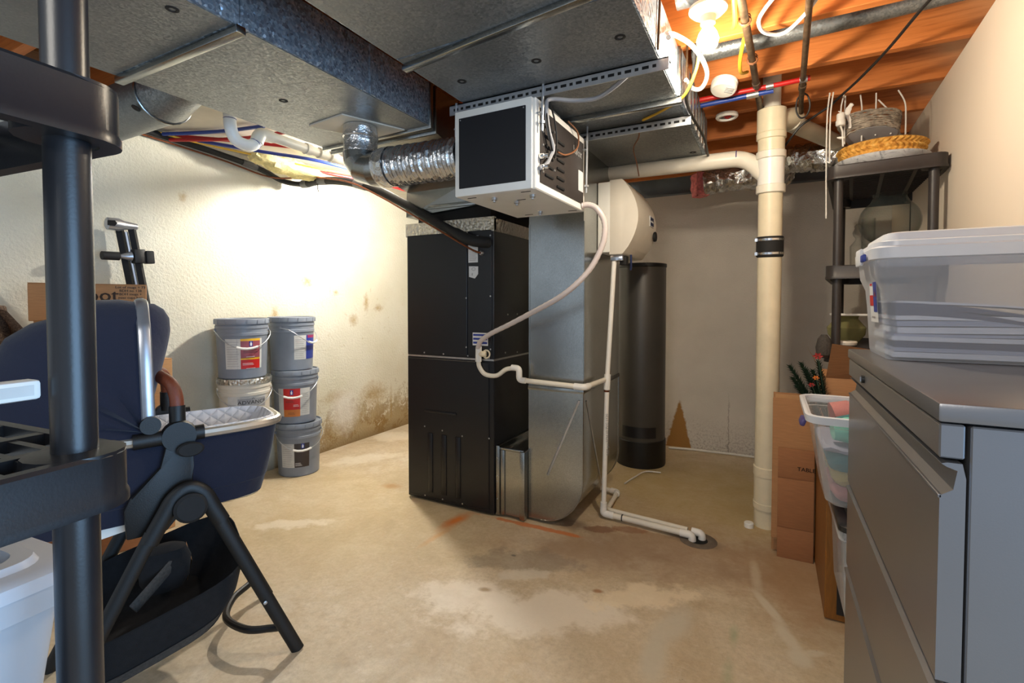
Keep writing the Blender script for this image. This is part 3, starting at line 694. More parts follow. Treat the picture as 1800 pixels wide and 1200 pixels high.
for (x, y) in ((x1+.016, y0+.03), (x1+.016, y1-.02), (x0-.016, y0+.03)):
    g = G(); g.box(min(x, x+.02*(1 if x < -1 else -1)), max(x, x+.02*(1 if x < -1 else -1)), y-.012, y+.012, z1-.06, z1-.055); g.out('hanger_tab', M['strut'], DH)
g = G(); g.box(x1-.11, x1-.03, 1.86, 1.94, z1, z1+.035, b=.003); g.out('junction_box', M['strut'], DH)
for dz in (-.21, -.25):
    g = G(); g.lathe([(.012, 0), (.012, .018), (.008, .02), (.008, .034), (0, .034)], n=12, M=Matrix.Translation((x1+.002, y0+.045, z1+dz)) @ Matrix.Rotation(pi/2, 4, 'Y')); g.out('cable_gland', M['chrome'], DH)
g = None
def rod(x, y, za, zb, lab):
    g = G(); g.tube([(x, y, za), (x+.004, y, zb)], .005, 8)
    o = g.out('threaded_rod', M['strut'], label=lab, category='rod', group='dehumidifier hanging rods')
    g = G(); g.lathe([(.011, -.004), (.011, .005), (.006, .005)], (x, y, za+.03), 6); g.out('nut', M['strut'], o)
rod(x1+.016, y0+.03, 1.83, 2.0, 'zinc rod holding the near right corner of the dehumidifier')
rod(x1+.016, y1-.02, 1.70, 2.02, 'longer zinc rod at the rear corner of the dehumidifier')
rod(x0-.016, y0+.03, 1.80, 2.0, 'zinc rod at the left side of the dehumidifier')
def strut(xa, xb, y, z, lab):
    t = thing('perforated_angle', ((xa+xb)/2, y, z-.04), lab, 'metal strut', 'perforated angles under the duct')
    g = G(); g.box(xa, xb, y, y+.004, z-.04, z); g.box(xa, xb, y, y+.045, z-.004, z); g.out('angle_bar', M['strut'], t)
    g = G(); k = xa+.02; i = 0
    while k < xb-.03:
        w = (.022, .012)[i % 2]
        g.box(k, k+w, y-.0006, y+.001, z-.026, z-.016); g.box(k, k+w, y+.018, y+.03, z-.0046, z-.003); k += w+.012; i += 1
    o = g.out('slots', M['gap'], t); o['kind'] = 'stuff'
strut(-1.16, -.30, 1.65, 1.996, 'slotted zinc angle above the dehumidifier front')
strut(-.80, -.305, 2.185, 1.99, 'slotted pale angle behind the dehumidifier')
def wire(name, pts, r, mat_, label, cat='cable', n=8, sm=5, group=None):
    g = G(); g.tube(smooth(pts, sm), r, n); kw = dict(label=label, category=cat)
    if group: kw['group'] = group
    return g.out(name, mat_, **kw)
X = x1+.02
wire('power_cable', [(-.427, 1.66, 1.975), (-.50, 1.72, 1.965), (-.58, 1.76, 1.955), (-.66, 1.74, 1.955), (-.735, 1.70, 1.96), (X, 1.68, 1.93), (X, 1.70, 1.85), (X+.004, 1.735, 1.79), (X, 1.72, 1.755), (X, 1.68, 1.715), (x1+.006, 1.65, 1.695)], .008, M['grey_cable'], 'thick pale grey cable looping beside the dehumidifier')
wire('control_wire', [(X-.006, 1.69, 1.95), (X+.004, 1.68, 1.88), (X+.006, 1.71, 1.80), (X, 1.76, 1.76), (X-.004, 1.79, 1.83), (X, 1.76, 1.9), (X, 1.71, 1.955)], .0035, M['black_cable'], 'black looped wire hanging on the dehumidifier side')
wire('control_wire', [(X-.02, 1.95, 1.965), (X+.004, 2.0, 1.93), (X, 2.02, 1.88), (X, 1.96, 1.835), (X-.002, 1.87, 1.80), (X, 1.79, 1.79)], .0035, M['brown_wire'], 'thin brownish wire curving over the dehumidifier lettering')
HS = thing('drain_hose', (-.9, 2.1, 1.0), 'ribbed clear drain hose curving from dehumidifier to white trap', 'hose')
g = G(); hp = smooth([(-.765, 2.12, 1.64), (-.735, 2.13, 1.643), (-.70, 2.14, 1.625), (-.668, 2.149, 1.57), (-.664, 2.145, 1.50), (-.681, 2.137, 1.435), (-.72, 2.12, 1.355), (-.785, 2.10, 1.28), (-.87, 2.10, 1.22), (-.99, 2.13, 1.165), (-1.17, 2.19, 1.09), (-1.33, 2.26, 1.03), (-1.41, 2.29, .985), (-1.437, 2.31, .945)], 8)
g.tube(hp, [.0125+.0012*(i % 2) for i in range(len(hp))], 12); g.out('hose', M['clear_hose'], HS)

# ================================================================== condensate and drain piping
CP = thing('condensate_pipe', (-1.1, 2.35, .77), 'thin white drain pipe crossing from furnace trap to duct corner', 'pipe')
g = G(); g.tube([(-1.436, 2.315, .955), (-1.44, 2.318, .87)], .0175, 14); g.out('tee', M['pvc_bright'], CP)
g = G(); g.tube([(-1.44, 2.315, .915), (-1.395, 2.325, .912)], .016, 12); g.lathe([(.018, 0), (.026, .001), (.026, .006), (.018, .006)], n=14, M=Matrix.Translation((-1.398, 2.338, .912)) @ Matrix.Rotation(pi/2, 4, 'X')); g.out('stub', M['pvc_old'], CP)
g = G(); g.tube(smooth([(-1.44, 2.318, .88), (-1.435, 2.32, .84), (-1.40, 2.325, .80), (-1.33, 2.33, .797), (-1.27, 2.33, .835), (-1.215, 2.33, .845)], 6), .0125, 12); g.out('trap_hose', M['pvc'], CP)
g = G(); g.tube(arcpts([(-1.235, 2.33, .847), (-1.19, 2.33, .847), (-1.19, 2.33, .782), (-1.15, 2.33, .782)], .02), .0165, 12); g.out('offset_elbow', M['pvc_bright'], CP)
g = G(); g.tube(arcpts([(-1.17, 2.335, .782), (-.825, 2.345, .770), (-.808, 2.655, .77)], .03), .0135, 12); g.out('run', M['pvc'], CP)
g = G(); g.tube(arcpts([(-.88, 2.343, .772), (-.825, 2.345, .770), (-.82, 2.39, .77)], .03), .0175, 12); g.out('elbow', M['pvc_bright'], CP)
RP = thing('drain_riser', (-.80, 2.63, 0), 'upright thin white pipe from the humidifier down to floor', 'pipe')
g = G(); g.tube([(-.772, 2.679, 1.44), (-.797, 2.64, .79), (-.806, 2.612, .04)], .0135, 12); g.out('pipe', M['pvc_bright'], RP)
g = G(); g.tube([(-.796, 2.641, .80), (-.799, 2.637, .715)], .0185, 12); g.out('tee', M['pvc_bright'], RP)
g = G(); g.tube([(-.7995, 2.637, .713), (-.7998, 2.637, .703)], .0155, 12); g.out('primer_ring', M['copper'], RP)
g = G(); g.tube([(-.805, 2.612, .09), (-.8063, 2.612, .045)], .0185, 12); g.out('coupling', M['pvc_bright'], RP)
g = G(); t_ = text_on(g, 'NSF-pw SCH 40 PVC 1120', .021, (-.786, 2.612, .47), (-.02, -.03, .995), (-.8, -.6, 0)); g.out('lettering', M['label_grey'], RP)
FP = thing('floor_drain_pipe', (-.55, 2.6, 0), 'white pipe lying along the floor to the drain', 'pipe')
g = G(); g.tube([(-.79, 2.606, .028), (-.35, 2.57, .028)], .0155, 12); g.out('pipe', M['pvc'], FP)
g = G(); g.tube(arcpts([(-.806, 2.612, .06), (-.806, 2.608, .028), (-.745, 2.603, .028)], .02), .0195, 12); g.out('elbow', M['pvc_bright'], FP)
g = G(); g.tube(arcpts([(-.39, 2.573, .028), (-.332, 2.568, .028), (-.332, 2.568, -.01)], .02), .019, 12); g.out('down_elbow', M['pvc_bright'], FP)
g = G(); g.tube(arcpts([(-.34, 2.61, .03), (-.29, 2.606, .03), (-.29, 2.606, -.01)], .02), .019, 12); g.out('down_elbow', M['pvc_bright'], FP)
g = G(); g.tube(arcpts([(-.93, 2.956, .03), (-.818, 2.94, .03), (-.80, 2.66, .03), (-.36, 2.615, .03)], .03), .0135, 12); g.out('branch', M['pvc'], FP)
g = G(); g.tube(arcpts([(-.86, 2.945, .03), (-.818, 2.94, .03), (-.814, 2.9, .03)], .03), .018, 12); g.out('elbow', M['pvc_bright'], FP)
g = G(); g.tube([(-.7, 2.6, .028), (-.694, 2.6, .028)], .018, 12); g.out('cable_tie', M['black_cable'], FP)
g = G(); g.lathe([(.024, 0), (.024, .022), (.021, .026), (0, .026)], (-.085, 2.87, 0), 18)
g.out('pipe_cap', M['pvc_bright'], label='small white round cap on the floor by stack pipe', category='cap')

# ================================================================== main PVC stack
SP = thing('soil_stack', (-.006, 2.93, 0), 'thick cream plastic stack pipe from floor to joists with black coupling', 'pipe')
sx, rr = -.006, .056
sy = lambda z: 2.93-.066*z          # the stack leans a little towards the room
TL = Matrix.Translation((sx, 2.93, 0)) @ Matrix.Rotation(math.atan(.066), 4, 'X')
g = G(); g.tube([(sx-.002, sy(0), 0), (sx, sy(2.16), 2.16)], rr, 24); g.out('pipe', M['pvc_old'], SP)
for a, b_, r, m_ in ((.10, .14, .063, 'pvc_old'), (.28, .335, .063, 'pvc_old'), (.13, .29, .060, 'pvc_old'), (1.755, 1.80, .067, 'pvc'), (1.79, 1.94, .061, 'pvc_bright'), (1.925, 1.965, .068, 'pvc'), (1.96, 2.03, .061, 'pvc_old'), (2.02, 2.055, .068, 'pvc_old'), (2.05, 2.17, .066, 'pvc_old')):
    g = G(); g.lathe([(r-.008, a), (r, a+.004), (r, b_-.004), (r-.008, b_)], n=28, M=TL); g.out('hub', M[m_], SP)
g = G(); g.tube([(sx, sy(2.15), 2.15), (sx, 2.784, 2.25), (sx, 2.784, 2.419)], .041, 20); g.out('upper_pipe', M['pvc'], SP)
g = G(); g.lathe([(.058, 1.435), (.063, 1.44), (.063, 1.535), (.058, 1.54)], n=28, M=TL); cpl = g.out('rubber_coupling', M['black_soft'], SP)
for z in (1.447, 1.517):
    g = G(); g.lathe([(.0635, z), (.0655, z+.002), (.0655, z+.012), (.0635, z+.014)], n=28, M=TL); hc = g.out('hose_clamp', M['chrome'], cpl)
    g = G(); g.box(-.068, -.056, -.04, -.02, z-.001, z+.015, M=TL); g.out('clamp_screw', M['chrome'], cpl)
g = G(); g.tube(arcpts([(-.86, 2.86, 1.966), (-.12, 2.85, 1.957), (sx-.02, sy(1.84), 1.84)], .1, 8), .042, 20); g.out('side_branch', M['pvc'], SP)
for p, q_ in (((-.17, 2.851, 1.9575), (-.165, 2.851, 1.9575)), ((-.088, 2.842, 1.918), (-.085, 2.842, 1.914))):
    g = G(); g.tube([p, q_], .0435, 20); g.out('primer_line', M['purple'], SP)
g = G(); g.tube([(sx, sy(2.1), 2.10), (.10, 2.93, 2.155)], .050, 20); g.out('wye_hub', M['pvc_old'], SP)
g = G(); g.tube([(.05, 2.87, 2.13), (.34, 3.5, 2.15), (.40, 3.68, 2.14)], .044, 20); g.out('wye_branch', M['pvc_old'], SP)
g = G(); g.tube([(.08, 2.915, 2.137), (.098, 2.955, 2.139)], .052, 20); g.out('hub', M['pvc'], SP)

# ================================================================== humidifier, tank
HU = thing('humidifier', (-.7, 2.85, 1.45), 'beige wall humidifier with bulging curved cover on the duct side', 'humidifier')
g = G(); g.box(-.851, -.775, 2.62, 3.08, 1.475, 1.86, b=.006); g.out('base_tray', M['white_plastic'], HU)
pr = [(-.785, 1.462), (-.715, 1.462)]
for k in range(0, 13):
    t = k/12; z = 1.47+.385*t; pr.append((-.705+.078*sin(pi*t)**.85+.0, z))
pr += [(-.715, 1.868), (-.785, 1.868)]
g = G(); g.prism(pr, 'y', 2.62, 3.08, b=.004); g.out('cover', M['ivory_plastic'], HU, 25)
g = G(); g.box(-.6285, -.6245, 2.90, 3.0, 1.645, 1.705); bd = g.out('badge', M['sticker'], HU)
g = G(); g.box(-.6245, -.6235, 2.906, 2.994, 1.651, 1.699); g.out('badge_field', M['dark_blue_wrap'], bd)
g = G(); g.box(-.6235, -.6230, 2.915, 2.985, 1.67, 1.68); g.out('badge_print', M['white_ink'], bd)
g = G(); g.lathe([(.03, 0), (.03, .012), (.026, .016), (0, .016)], n=18, M=Matrix.Translation((-.634, 3.045, 1.60)) @ Matrix.Rotation(pi/2, 4, 'Y')); g.out('dial', M['black_soft'], HU)
g = G(); g.box(-.79, -.72, 2.66, 2.72, 1.43, 1.465, b=.004); g.out('solenoid', M['chrome'], HU)
g = G(); g.box(-.75, -.71, 2.70, 2.75, 1.41, 1.46, b=.004); g.out('valve', M['black_soft'], HU)
g = G(); g.tube([(-.70, 2.76, 1.47), (-.70, 2.765, 1.40), (-.705, 2.77, 1.385)], .006, 8); g.out('water_tube', M['dark_blue_wrap'], HU)
TK = thing('water_tank', (-.85, 3.68, 0), 'tall dark grey round tank behind the silver duct', 'tank')
g = G(); g.lathe([(0, 0), (.178, 0), (.18, .012), (.18, .19), (.176, .195)], (-.85, 3.68, 0), 36); g.out('base_ring', M['black_metal'], TK)
q = simple('tank_charcoal', (70, 67, 63), .42, .1, .08, 5)
g = G(); g.lathe([(.172, .19), (.174, .2), (.174, 1.455), (.172, 1.462)], (-.85, 3.68, 0), 40); g.out('tank_shell', q, TK)
g = G(); g.lathe([(.174, 1.455), (.178, 1.46), (.178, 1.482), (.16, 1.486), (0, 1.487)], (-.85, 3.68, 0), 40); g.out('top_cover', M['black_metal'], TK)
g = G(); g.lathe([(.1755, .22), (.1755, .30)], (-.85, 3.68, 0), 40, a0=radians(-125), a1=radians(-40)); g.out('warning_label', M['black_plastic'], TK)
wire('floor_cable', [(-.72, 4.1, .012), (-.55, 4.14, .012), (-.36, 4.15, .012), (-.2, 4.16, .012), (-.02, 4.15, .012), (.2, 4.1, .012)], .009, M['white_cable'], 'white cable lying along the foot of the back wall')
wire('floor_cable', [(-.83, 3.15, .012), (-.80, 3.3, .012), (-.76, 3.44, .012), (-.66, 3.47, .012)], .005, M['white_cable'], 'thin pale cable on floor between silver duct and tank')
# ================================================================== lamps
def bulb_fixture(x, y, watts, col, label, r=.036):
    t = thing('light_bulb', (x, y, 2.05), label, 'light')
    g = G(); g.lathe([(0, 2.2), (.062, 2.2), (.062, 2.19), (.05, 2.178), (.026, 2.17), (.024, 2.145), (0, 2.145)], (x, y, 0), 28); g.out('porcelain_holder', M['porcelain'], t)
    g = G(); g.lathe([(.013, 2.147), (.015, 2.135), (r*.8, 2.115), (r, 2.092), (r*.86, 2.07), (r*.5, 2.058), (0, 2.055)], (x, y, 0), 20); g.out('bulb', M['bulb'], t)
    l = lamp('bulb_lamp', 'POINT', (x, y, 2.025), watts, col, shadow_soft_size=.035); return t
bulb_fixture(-.2, 1.80, 31, (1.0, .87, .68), 'lit bare bulb in white porcelain holder under the joists')
bulb_fixture(-2.3, 2.56, 92, (1.0, .96, .88), 'lit bare bulb tucked behind the flexible duct near left wall')

# ================================================================== left shelf unit (near the camera)
SHELF_BLK = M['black_plastic']
def rrect(x0, x1, y0, y1, r, n=6):
    out = []
    for cx_, cy_, a0 in ((x1-r, y1-r, 0), (x0+r, y1-r, 90), (x0+r, y0+r, 180), (x1-r, y0+r, 270)):
        for k in range(n+1):
            a = radians(a0+90*k/n); out.append((cx_+r*cos(a), cy_+r*sin(a)))
    return out
def make_shelf_board(g_parent, name, Wd, Dp, z, h, mat_, slat_axis='x'):
    """resin shelf: rounded hollow rim plus a grid of slats; local x 0..Wd, y 0..Dp, top at z"""
    o_ = rrect(0, Wd, 0, Dp, .045); b_ = rrect(-.002, Wd+.002, -.002, Dp+.002, .046)
    i_ = rrect(.016, Wd-.016, .016, Dp-.016, .034)
    g = G()
    R = lambda pl, zz: [(p[0], p[1], zz) for p in pl]
    g.loft([R(i_, z-h), R(b_, z-h), R(b_, z-h+.01), R(o_, z-h+.014), R(o_, z-.004), R(rrect(.003, Wd-.003, .003, Dp-.003, .043), z), R(i_, z), R(i_, z-h)])
    for cx_ in (.045, Wd-.045):
        for cy_ in (.045, Dp-.045):
            g.lathe([(.02, z-h+.002), (.045, z-h+.002), (.045, z), (.024, z+.002), (.02, z+.002)], (cx_, cy_, 0), 16)
    brd = g.out(name, mat_, g_parent, local=True)
    g = G()
    n = int((Dp-.05)/.034)
    for k in range(n):
        y = .03+(Dp-.06)*(k+.5)/n; g.box(.014, Wd-.014, y-.0045, y+.0045, z-.014, z-.002)
    n2 = max(3, int(Wd/.11))
    for k in range(n2):
        x = .03+(Wd-.06)*(k+.5)/n2; g.box(x-.008, x+.008, .014, Dp-.014, z-.016, z-.0005)
    s_ = g.out('slats', mat_, brd, local=True); s_['kind'] = 'stuff'
    return brd
LSY = radians(5.4)
LS_ = thing('shelf_unit', (0, 0, 0), 'black plastic shelf unit with thick round post at the near left', 'shelf')
px_, py_ = -.684, .249     # far right post
ux, uy = Vector((cos(LSY), sin(LSY), 0)), Vector((-sin(LSY), cos(LSY), 0))
Wd, Dp = .56, .86
corner = Vector((px_, py_, 0)) - ux*(Wd-.045) - uy*(Dp-.045)
LS_.location = corner; LS_.rotation_euler = (0, 0, LSY); ROOT[LS_.name] = Matrix.Translation(corner) @ Matrix.Rotation(LSY, 4, 'Z')
for z, h in ((1.034, .062), (1.437, .062), (.64, .062), (.24, .062)): make_shelf_board(LS_, 'shelf', Wd, Dp, z, h, SHELF_BLK)
for cx_ in (.045, Wd-.045):
    for cy_ in (.045, Dp-.045):
        g = G(); g.lathe([(.021, 0), (.021, .17), (.0205, .18)]+[(.0205, z) for z in (.3, .6, .9, 1.2, 1.5)]+[(.0205, 1.84), (0, 1.845)], (cx_, cy_, 0), 28); g.out('post', SHELF_BLK, LS_, local=True)
# white plastic organiser lying on the middle shelf
WP = thing('plastic_organiser', (-.9, .2, 1.034), 'white plastic organiser with long ribbed rail on the near left shelf', 'organiser')
RW = lambda lx, ly, z: Vector(corner)+ux*lx+uy*ly+Vector((0, 0, z))
Mx = Matrix.Translation(corner) @ Matrix.Rotation(LSY, 4, 'Z')
g = G(); g.box(.30, Wd-.06, .30, Dp-.105, 1.037, 1.062, b=.005, M=Mx); g.out('base_block', M['white_plastic'], WP)
g = G(); g.box(Wd-.072, Wd-.05, .30, Dp-.07, 1.097, 1.118, b=.004, M=Mx)
g.out('rail', M['white_plastic'], WP)
g = G(); g.box(Wd-.0505, Wd-.0495, .30, Dp-.077, 1.102, 1.113, M=Mx); g.out('rail_recess_shade', M['label_paper'], WP)  # flat strip in a darker tone, painting the shade of a recess
g = G(); g.box(Wd-.072, Wd-.06, .30, .40, 1.06, 1.10, M=Mx); g.out('bracket', M['white_plastic'], WP)
# frosted tote on the lower shelf
TT = thing('storage_tote', (-.98, 0, .64), 'frosted lidded tote on lower tier of the near left shelf', 'tote')
def tote(parent, x0, x1, y0, y1, z0, z1, Mx, body, lid, flare=.02, lidh=.03, rim=.012, ribs=True):
    R = lambda e, zz, r=.03: [tuple(Mx @ Vector((p[0], p[1], zz))) for p in rrect(x0-e, x1+e, y0-e, y1+e, r, 5)]
    zt = z1-lidh; H = zt-z0
    g = G(); g.loft([R(-.003, z0, .02), R(0, z0+.012), R(flare*.8, z0+H*.8), R(flare*.85, z0+H*.82), R(flare, zt-.03), R(flare+rim, zt-.028), R(flare+rim, zt)], True, False)
    g.out('tub', body, parent)
    if lid:
        g = G(); e = flare+rim+.002
        g.loft([R(e, zt), R(e, zt+lidh*.55), R(e-.006, zt+lidh*.7), R(e-.03, zt+lidh*.72), R(e-.034, zt+lidh), R(e-.05, zt+lidh), R(e-.055, zt+lidh*.6)], False, True); g.out('lid', lid, parent)
tote(TT, .06, .375, .22, .845, .645, .875, Mx, M['frosted_dense'], M['frosted_lid'])

# ================================================================== bassinet on its stand
th = radians(22.3)
SB = thing('bassinet', (-1.594, .846, 0), 'navy baby bassinet with hood, leather bar and black folding stand', 'bassinet', rz=pi/2-th)
SB.scale = (1, .8, 1)
NV, HW = M['navy'], .19
def oval(z, u0, u1, v0, v1, p=4.6, n=48):
    cu, cv, au, av = (u0+u1)/2, (v0+v1)/2, (u1-u0)/2, (v1-v0)/2; out = []
    for k in range(n):
        a = 2*pi*k/n; c, s_ = cos(a), sin(a)
        out.append((cu+au*math.copysign(abs(c)**(2/p), c), cv+av*math.copysign(abs(s_)**(2/p), s_), z))
    return out
def L(g, n, m, par=SB, **k): return g.out(n, m, par, local=True, **k)
g = G(); g.loft([oval(.545, -.45, .215, .03, .35), oval(.55, -.475, .236, .015, .365), oval(.60, -.485, .250, .008, .372), oval(.604, -.487, .253, .004, .376), oval(.70, -.498, .274, 0, .38), oval(.78, -.51, .288, -.004, .384)], True); L(g, 'tub', NV)
g = G(); ov = oval(.79, -.512, .290, -.008, .388, 4.6, 72); g.tube(ov, .0145, 8, closed=True); L(g, 'rim', M['champagne'])
g = G(); g.loft([oval(.795, -.505, .284, -.001, .381), oval(.805, -.50, .279, .004, .376), oval(.807, -.493, .272, .011, .369), oval(.74, -.487, .266, .017, .363)]); g.loft([oval(.74, -.487, .266, .017, .363), oval(.745, -.4, .2, .08, .3)], False, True); L(g, 'quilted_liner', M['quilt'])
# hood: arcs about a pivot on each side
pu, pz = -.09, .815
def hood_arc(ang, R, v0=.0, v1=.38, n=22, du=0, low=0.0):
    a = radians(ang); d = Vector((cos(a), 0, sin(a))); out = []
    for k in range(n+1):
        t = pi*k/n; c, s_ = cos(t), sin(t)
        q = math.copysign(abs(c)**(2/3.2), c); w = abs(s_)**(2/2.6)
        v = (v0+v1)/2-(v1-v0)/2*q
        r = low+(R-low)*w
        out.append(Vector((pu+du, v, pz))+d*r)
    return out
arcs = [hood_arc(91, .385), hood_arc(98, .398, -.004, .384), hood_arc(106, .408, -.006, .386), hood_arc(116, .41, .002, .378), hood_arc(121, .398, .008, .372), hood_arc(128, .412, -.004, .384), hood_arc(137, .418, -.01, .39), hood_arc(144, .405, .006, .374), hood_arc(152, .42, -.008, .388), hood_arc(160, .425, -.012, .392), hood_arc(167, .412, .004, .376), hood_arc(176, .42, -.01, .39), hood_arc(186, .41, -.012, .392), hood_arc(196, .38, -.008, .388), hood_arc(206, .33, -.006, .386)]
g = G(); g.loft(arcs, closed=False); L(g, 'hood', NV, angle=60)
g = G(); va = [hood_arc(90, .384), hood_arc(85, .382, .03, .38), hood_arc(81, .368, .06, .38), hood_arc(78, .345, .08, .38), hood_arc(76, .31, .10, .38), hood_arc(75, .27, .13, .38), hood_arc(75.5, .22, .17, .38)]
g.loft(va, closed=False); L(g, 'visor', M['navy_dark'], angle=60)
g = G(); g.tube([p+Vector((.004, -.006 if i < 11 else .006, .002)) for i, p in enumerate(hood_arc(91, .387, n=36))], .017, 10, flat=.62); L(g, 'hood_bow', M['silver'])
for sgn, v in ((-1, -.02), (1, .40)):
    g = G(); g.lathe([(0, -.012), (.024, -.012), (.026, -.008), (.026, .012), (0, .012)], n=20, M=Matrix.Translation((-.083, v, .838)) @ Matrix.Rotation(pi/2, 4, 'X')); L(g, 'hood_joint', M['black_metal'])
    g = G(); g.tube([(-.125, v+.004, .793), (.052, v+.004, .797)], .023, 16); L(g, 'rim_clamp', M['black_metal'])
    g = G(); g.lathe([(0, -.03), (.036, -.03), (.046, -.02), (.048, .0), (.044, .02), (0, .02)], n=24, M=Matrix.Translation((-.014, v, .795)) @ Matrix.Rotation(pi/2*(1), 4, 'X')); L(g, 'hub', M['black_metal'])
    g = G(); w = -.02 if sgn < 0 else .40
    pl = [(-.045, .80), (.022, .80), (.022, .70), (.015, .62), (-.02, .55), (-.05, .515), (-.145, .515), (-.15, .60), (-.135, .635), (-.055, .705)]
    g.prism(pl, 'y', w-.014, w+.010, b=.006); L(g, 'bracket', M['black_metal'])
    g = G(); g.lathe([(0, 0), (.034, 0), (.036, .004), (.03, .01), (0, .01)], n=20, M=Matrix.Translation((.012, w-.033 if sgn < 0 else w+.033, .755)) @ Matrix.Rotation(pi/2*(1 if sgn < 0 else -1), 4, 'X') @ Matrix.Diagonal((1, .62, 1, 1))); L(g, 'release_button', M['black_soft'])
    # A-frame
    w2 = w-.045 if sgn < 0 else w+.045
    arch = smooth([(-.095, w2, .50), (-.055, w2, .575), (-.03, w2, .618), (.006, w2, .638), (.042, w2, .615), (.066, w2, .565), (.09, w2, .515)], 6)
    g = G(); g.tube(arch, .024, 12, flat=.75); L(g, 'arch', M['black_metal'])
    g = G(); g.lathe([(0, 0), (.04, 0), (.044, .006), (.044, .028), (.036, .034), (0, .034)], n=28, M=Matrix.Translation((.007, w2-.004*sgn*0, .585)) @ Matrix.Rotation(pi/2*(1 if sgn < 0 else -1), 4, 'X')); L(g, 'pivot_disc', M['black_soft'])
    for ue, uf in ((-.085, -.345), (.08, .312)):
        g = G(); d = (Vector((uf, w2, .004))-Vector((ue, w2, .53))); g.tube([(ue, w2, .53), (uf, w2, .0)], .0205, 14, flat=.62); lg = L(g, 'leg', M['black_metal'])
    g = G(); g.lathe([(0, 0), (.006, 0), (.006, .003), (0, .005)], n=10, M=Matrix.Translation((.208, w2-.014 if sgn < 0 else w2+.014, .212)) @ Matrix.Rotation(pi/2*(1 if sgn < 0 else -1), 4, 'X')); L(g, 'rivet', M['screw'])
g = G(); g.tube(smooth([(.262, -.06, .10), (.235, -.02, .09), (.17, .05, .085), (.13, .19, .085), (.17, .33, .085), (.235, .40, .09), (.262, .44, .10)], 6), .0125, 10); L(g, 'cross_bar', M['black_metal'])
g = G(); g.tube([(-.285, -.065, .12), (-.285, .445, .12)], .0125, 10); L(g, 'cross_bar', M['black_metal'])
g = G(); g.tube([(-.016, -.01, .82), (-.016, -.005, .885)], .0215, 14); L(g, 'bar_socket', M['black_metal'])
g = G(); g.tube([(-.016, .39, .82), (-.016, .385, .885)], .0215, 14); L(g, 'bar_socket', M['black_metal'])
g = G(); bp = smooth([(-.016, -.005, .88), (-.018, .002, .915), (-.028, .02, .948), (-.045, .06, .965), (-.055, .12, .97), (-.055, .26, .97), (-.045, .32, .965), (-.028, .36, .948), (-.018, .378, .915), (-.016, .385, .88)], 6)
g.tube(bp, .0185, 14); L(g, 'leather_bar', M['leather'])
# basket
def bring(z, u0, u1, v0, v1, sl): return [(p[0], p[1], z+(p[0]+.3)*sl+(p[1]-.19)*.22*1) for p in oval(0, u0, u1, v0, v1, 4, 36)]
g = G(); A_ = [bring(.085, -.21, .06, .03, .35, .22), bring(.10, -.265, .11, .0, .38, .24), bring(.165, -.30, .155, -.025, .405, .25), bring(.255, -.30, .175, -.035, .415, .24), bring(.258, -.297, .172, -.03, .41, .24), bring(.17, -.28, .14, -.01, .39, .25), bring(.11, -.22, .07, .02, .36, .22)]
g.loft(A_, True, True); L(g, 'basket', M['black_fabric'])
g = G(); q_ = [bring(.087, -.20, .05, .028, .352, .22), bring(.104, -.26, .106, -.004, .38, .24), bring(.135, -.28, .13, -.018, .4, .245)]
g.loft([[p for i, p in enumerate(r) if 19 <= i <= 33] for r in q_], closed=False); L(g, 'mesh_strip', M['mesh_fabric'])
g = G(); g.loft([[(-.30, .03, .57), (-.12, .03, .57), (-.12, .35, .57), (-.30, .35, .57)], [(-.30, .04, .50), (-.10, .04, .53), (-.10, .34, .53), (-.30, .34, .50)]], True, True, smooth=False); L(g, 'mattress_support', M['white_plastic'])
g = G(); g.loft([[(-.52, .0, .60), (-.40, -.004, .585), (-.36, .0, .56)], [(-.545, -.01, .55), (-.44, -.014, .53), (-.40, -.01, .48)]], closed=False); g.thick(.008); L(g, 'hood_flap', NV)
PO = thing('pouch', (-1.53, .95, .2), 'small dark pouch with tan strap inside the bassinet basket', 'pouch')
Ml = ROOT[SB.name] @ Matrix.Diagonal((1, .8, 1, 1))
g = G(); g.loft([[tuple(Ml @ Vector(p)) for p in oval(z, -.10-e, .02+e, .20-e, .30+e, 2.4, 20)] for z, e in ((.235, -.01), (.27, .01), (.33, .015), (.37, 0), (.385, -.03))], True, True); g.out('pouch_body', M['black_fabric'], PO)
g = G(); g.loft([[tuple(Ml @ Vector(p)) for p in ((.02, .22, .25), (.035, .23, .31), (.02, .24, .37))], [tuple(Ml @ Vector(p)) for p in ((.022, .27, .25), (.037, .28, .31), (.022, .27, .37))]], closed=False); g.out('strap', M['card_light'], PO)
g = G(); g.tube([tuple(Ml @ Vector(p)) for p in ((-.13, .12, .25), (-.02, .2, .33))], .02, 8, flat=.3); g.out('tan_tab', M['mesh_fabric'], PO)

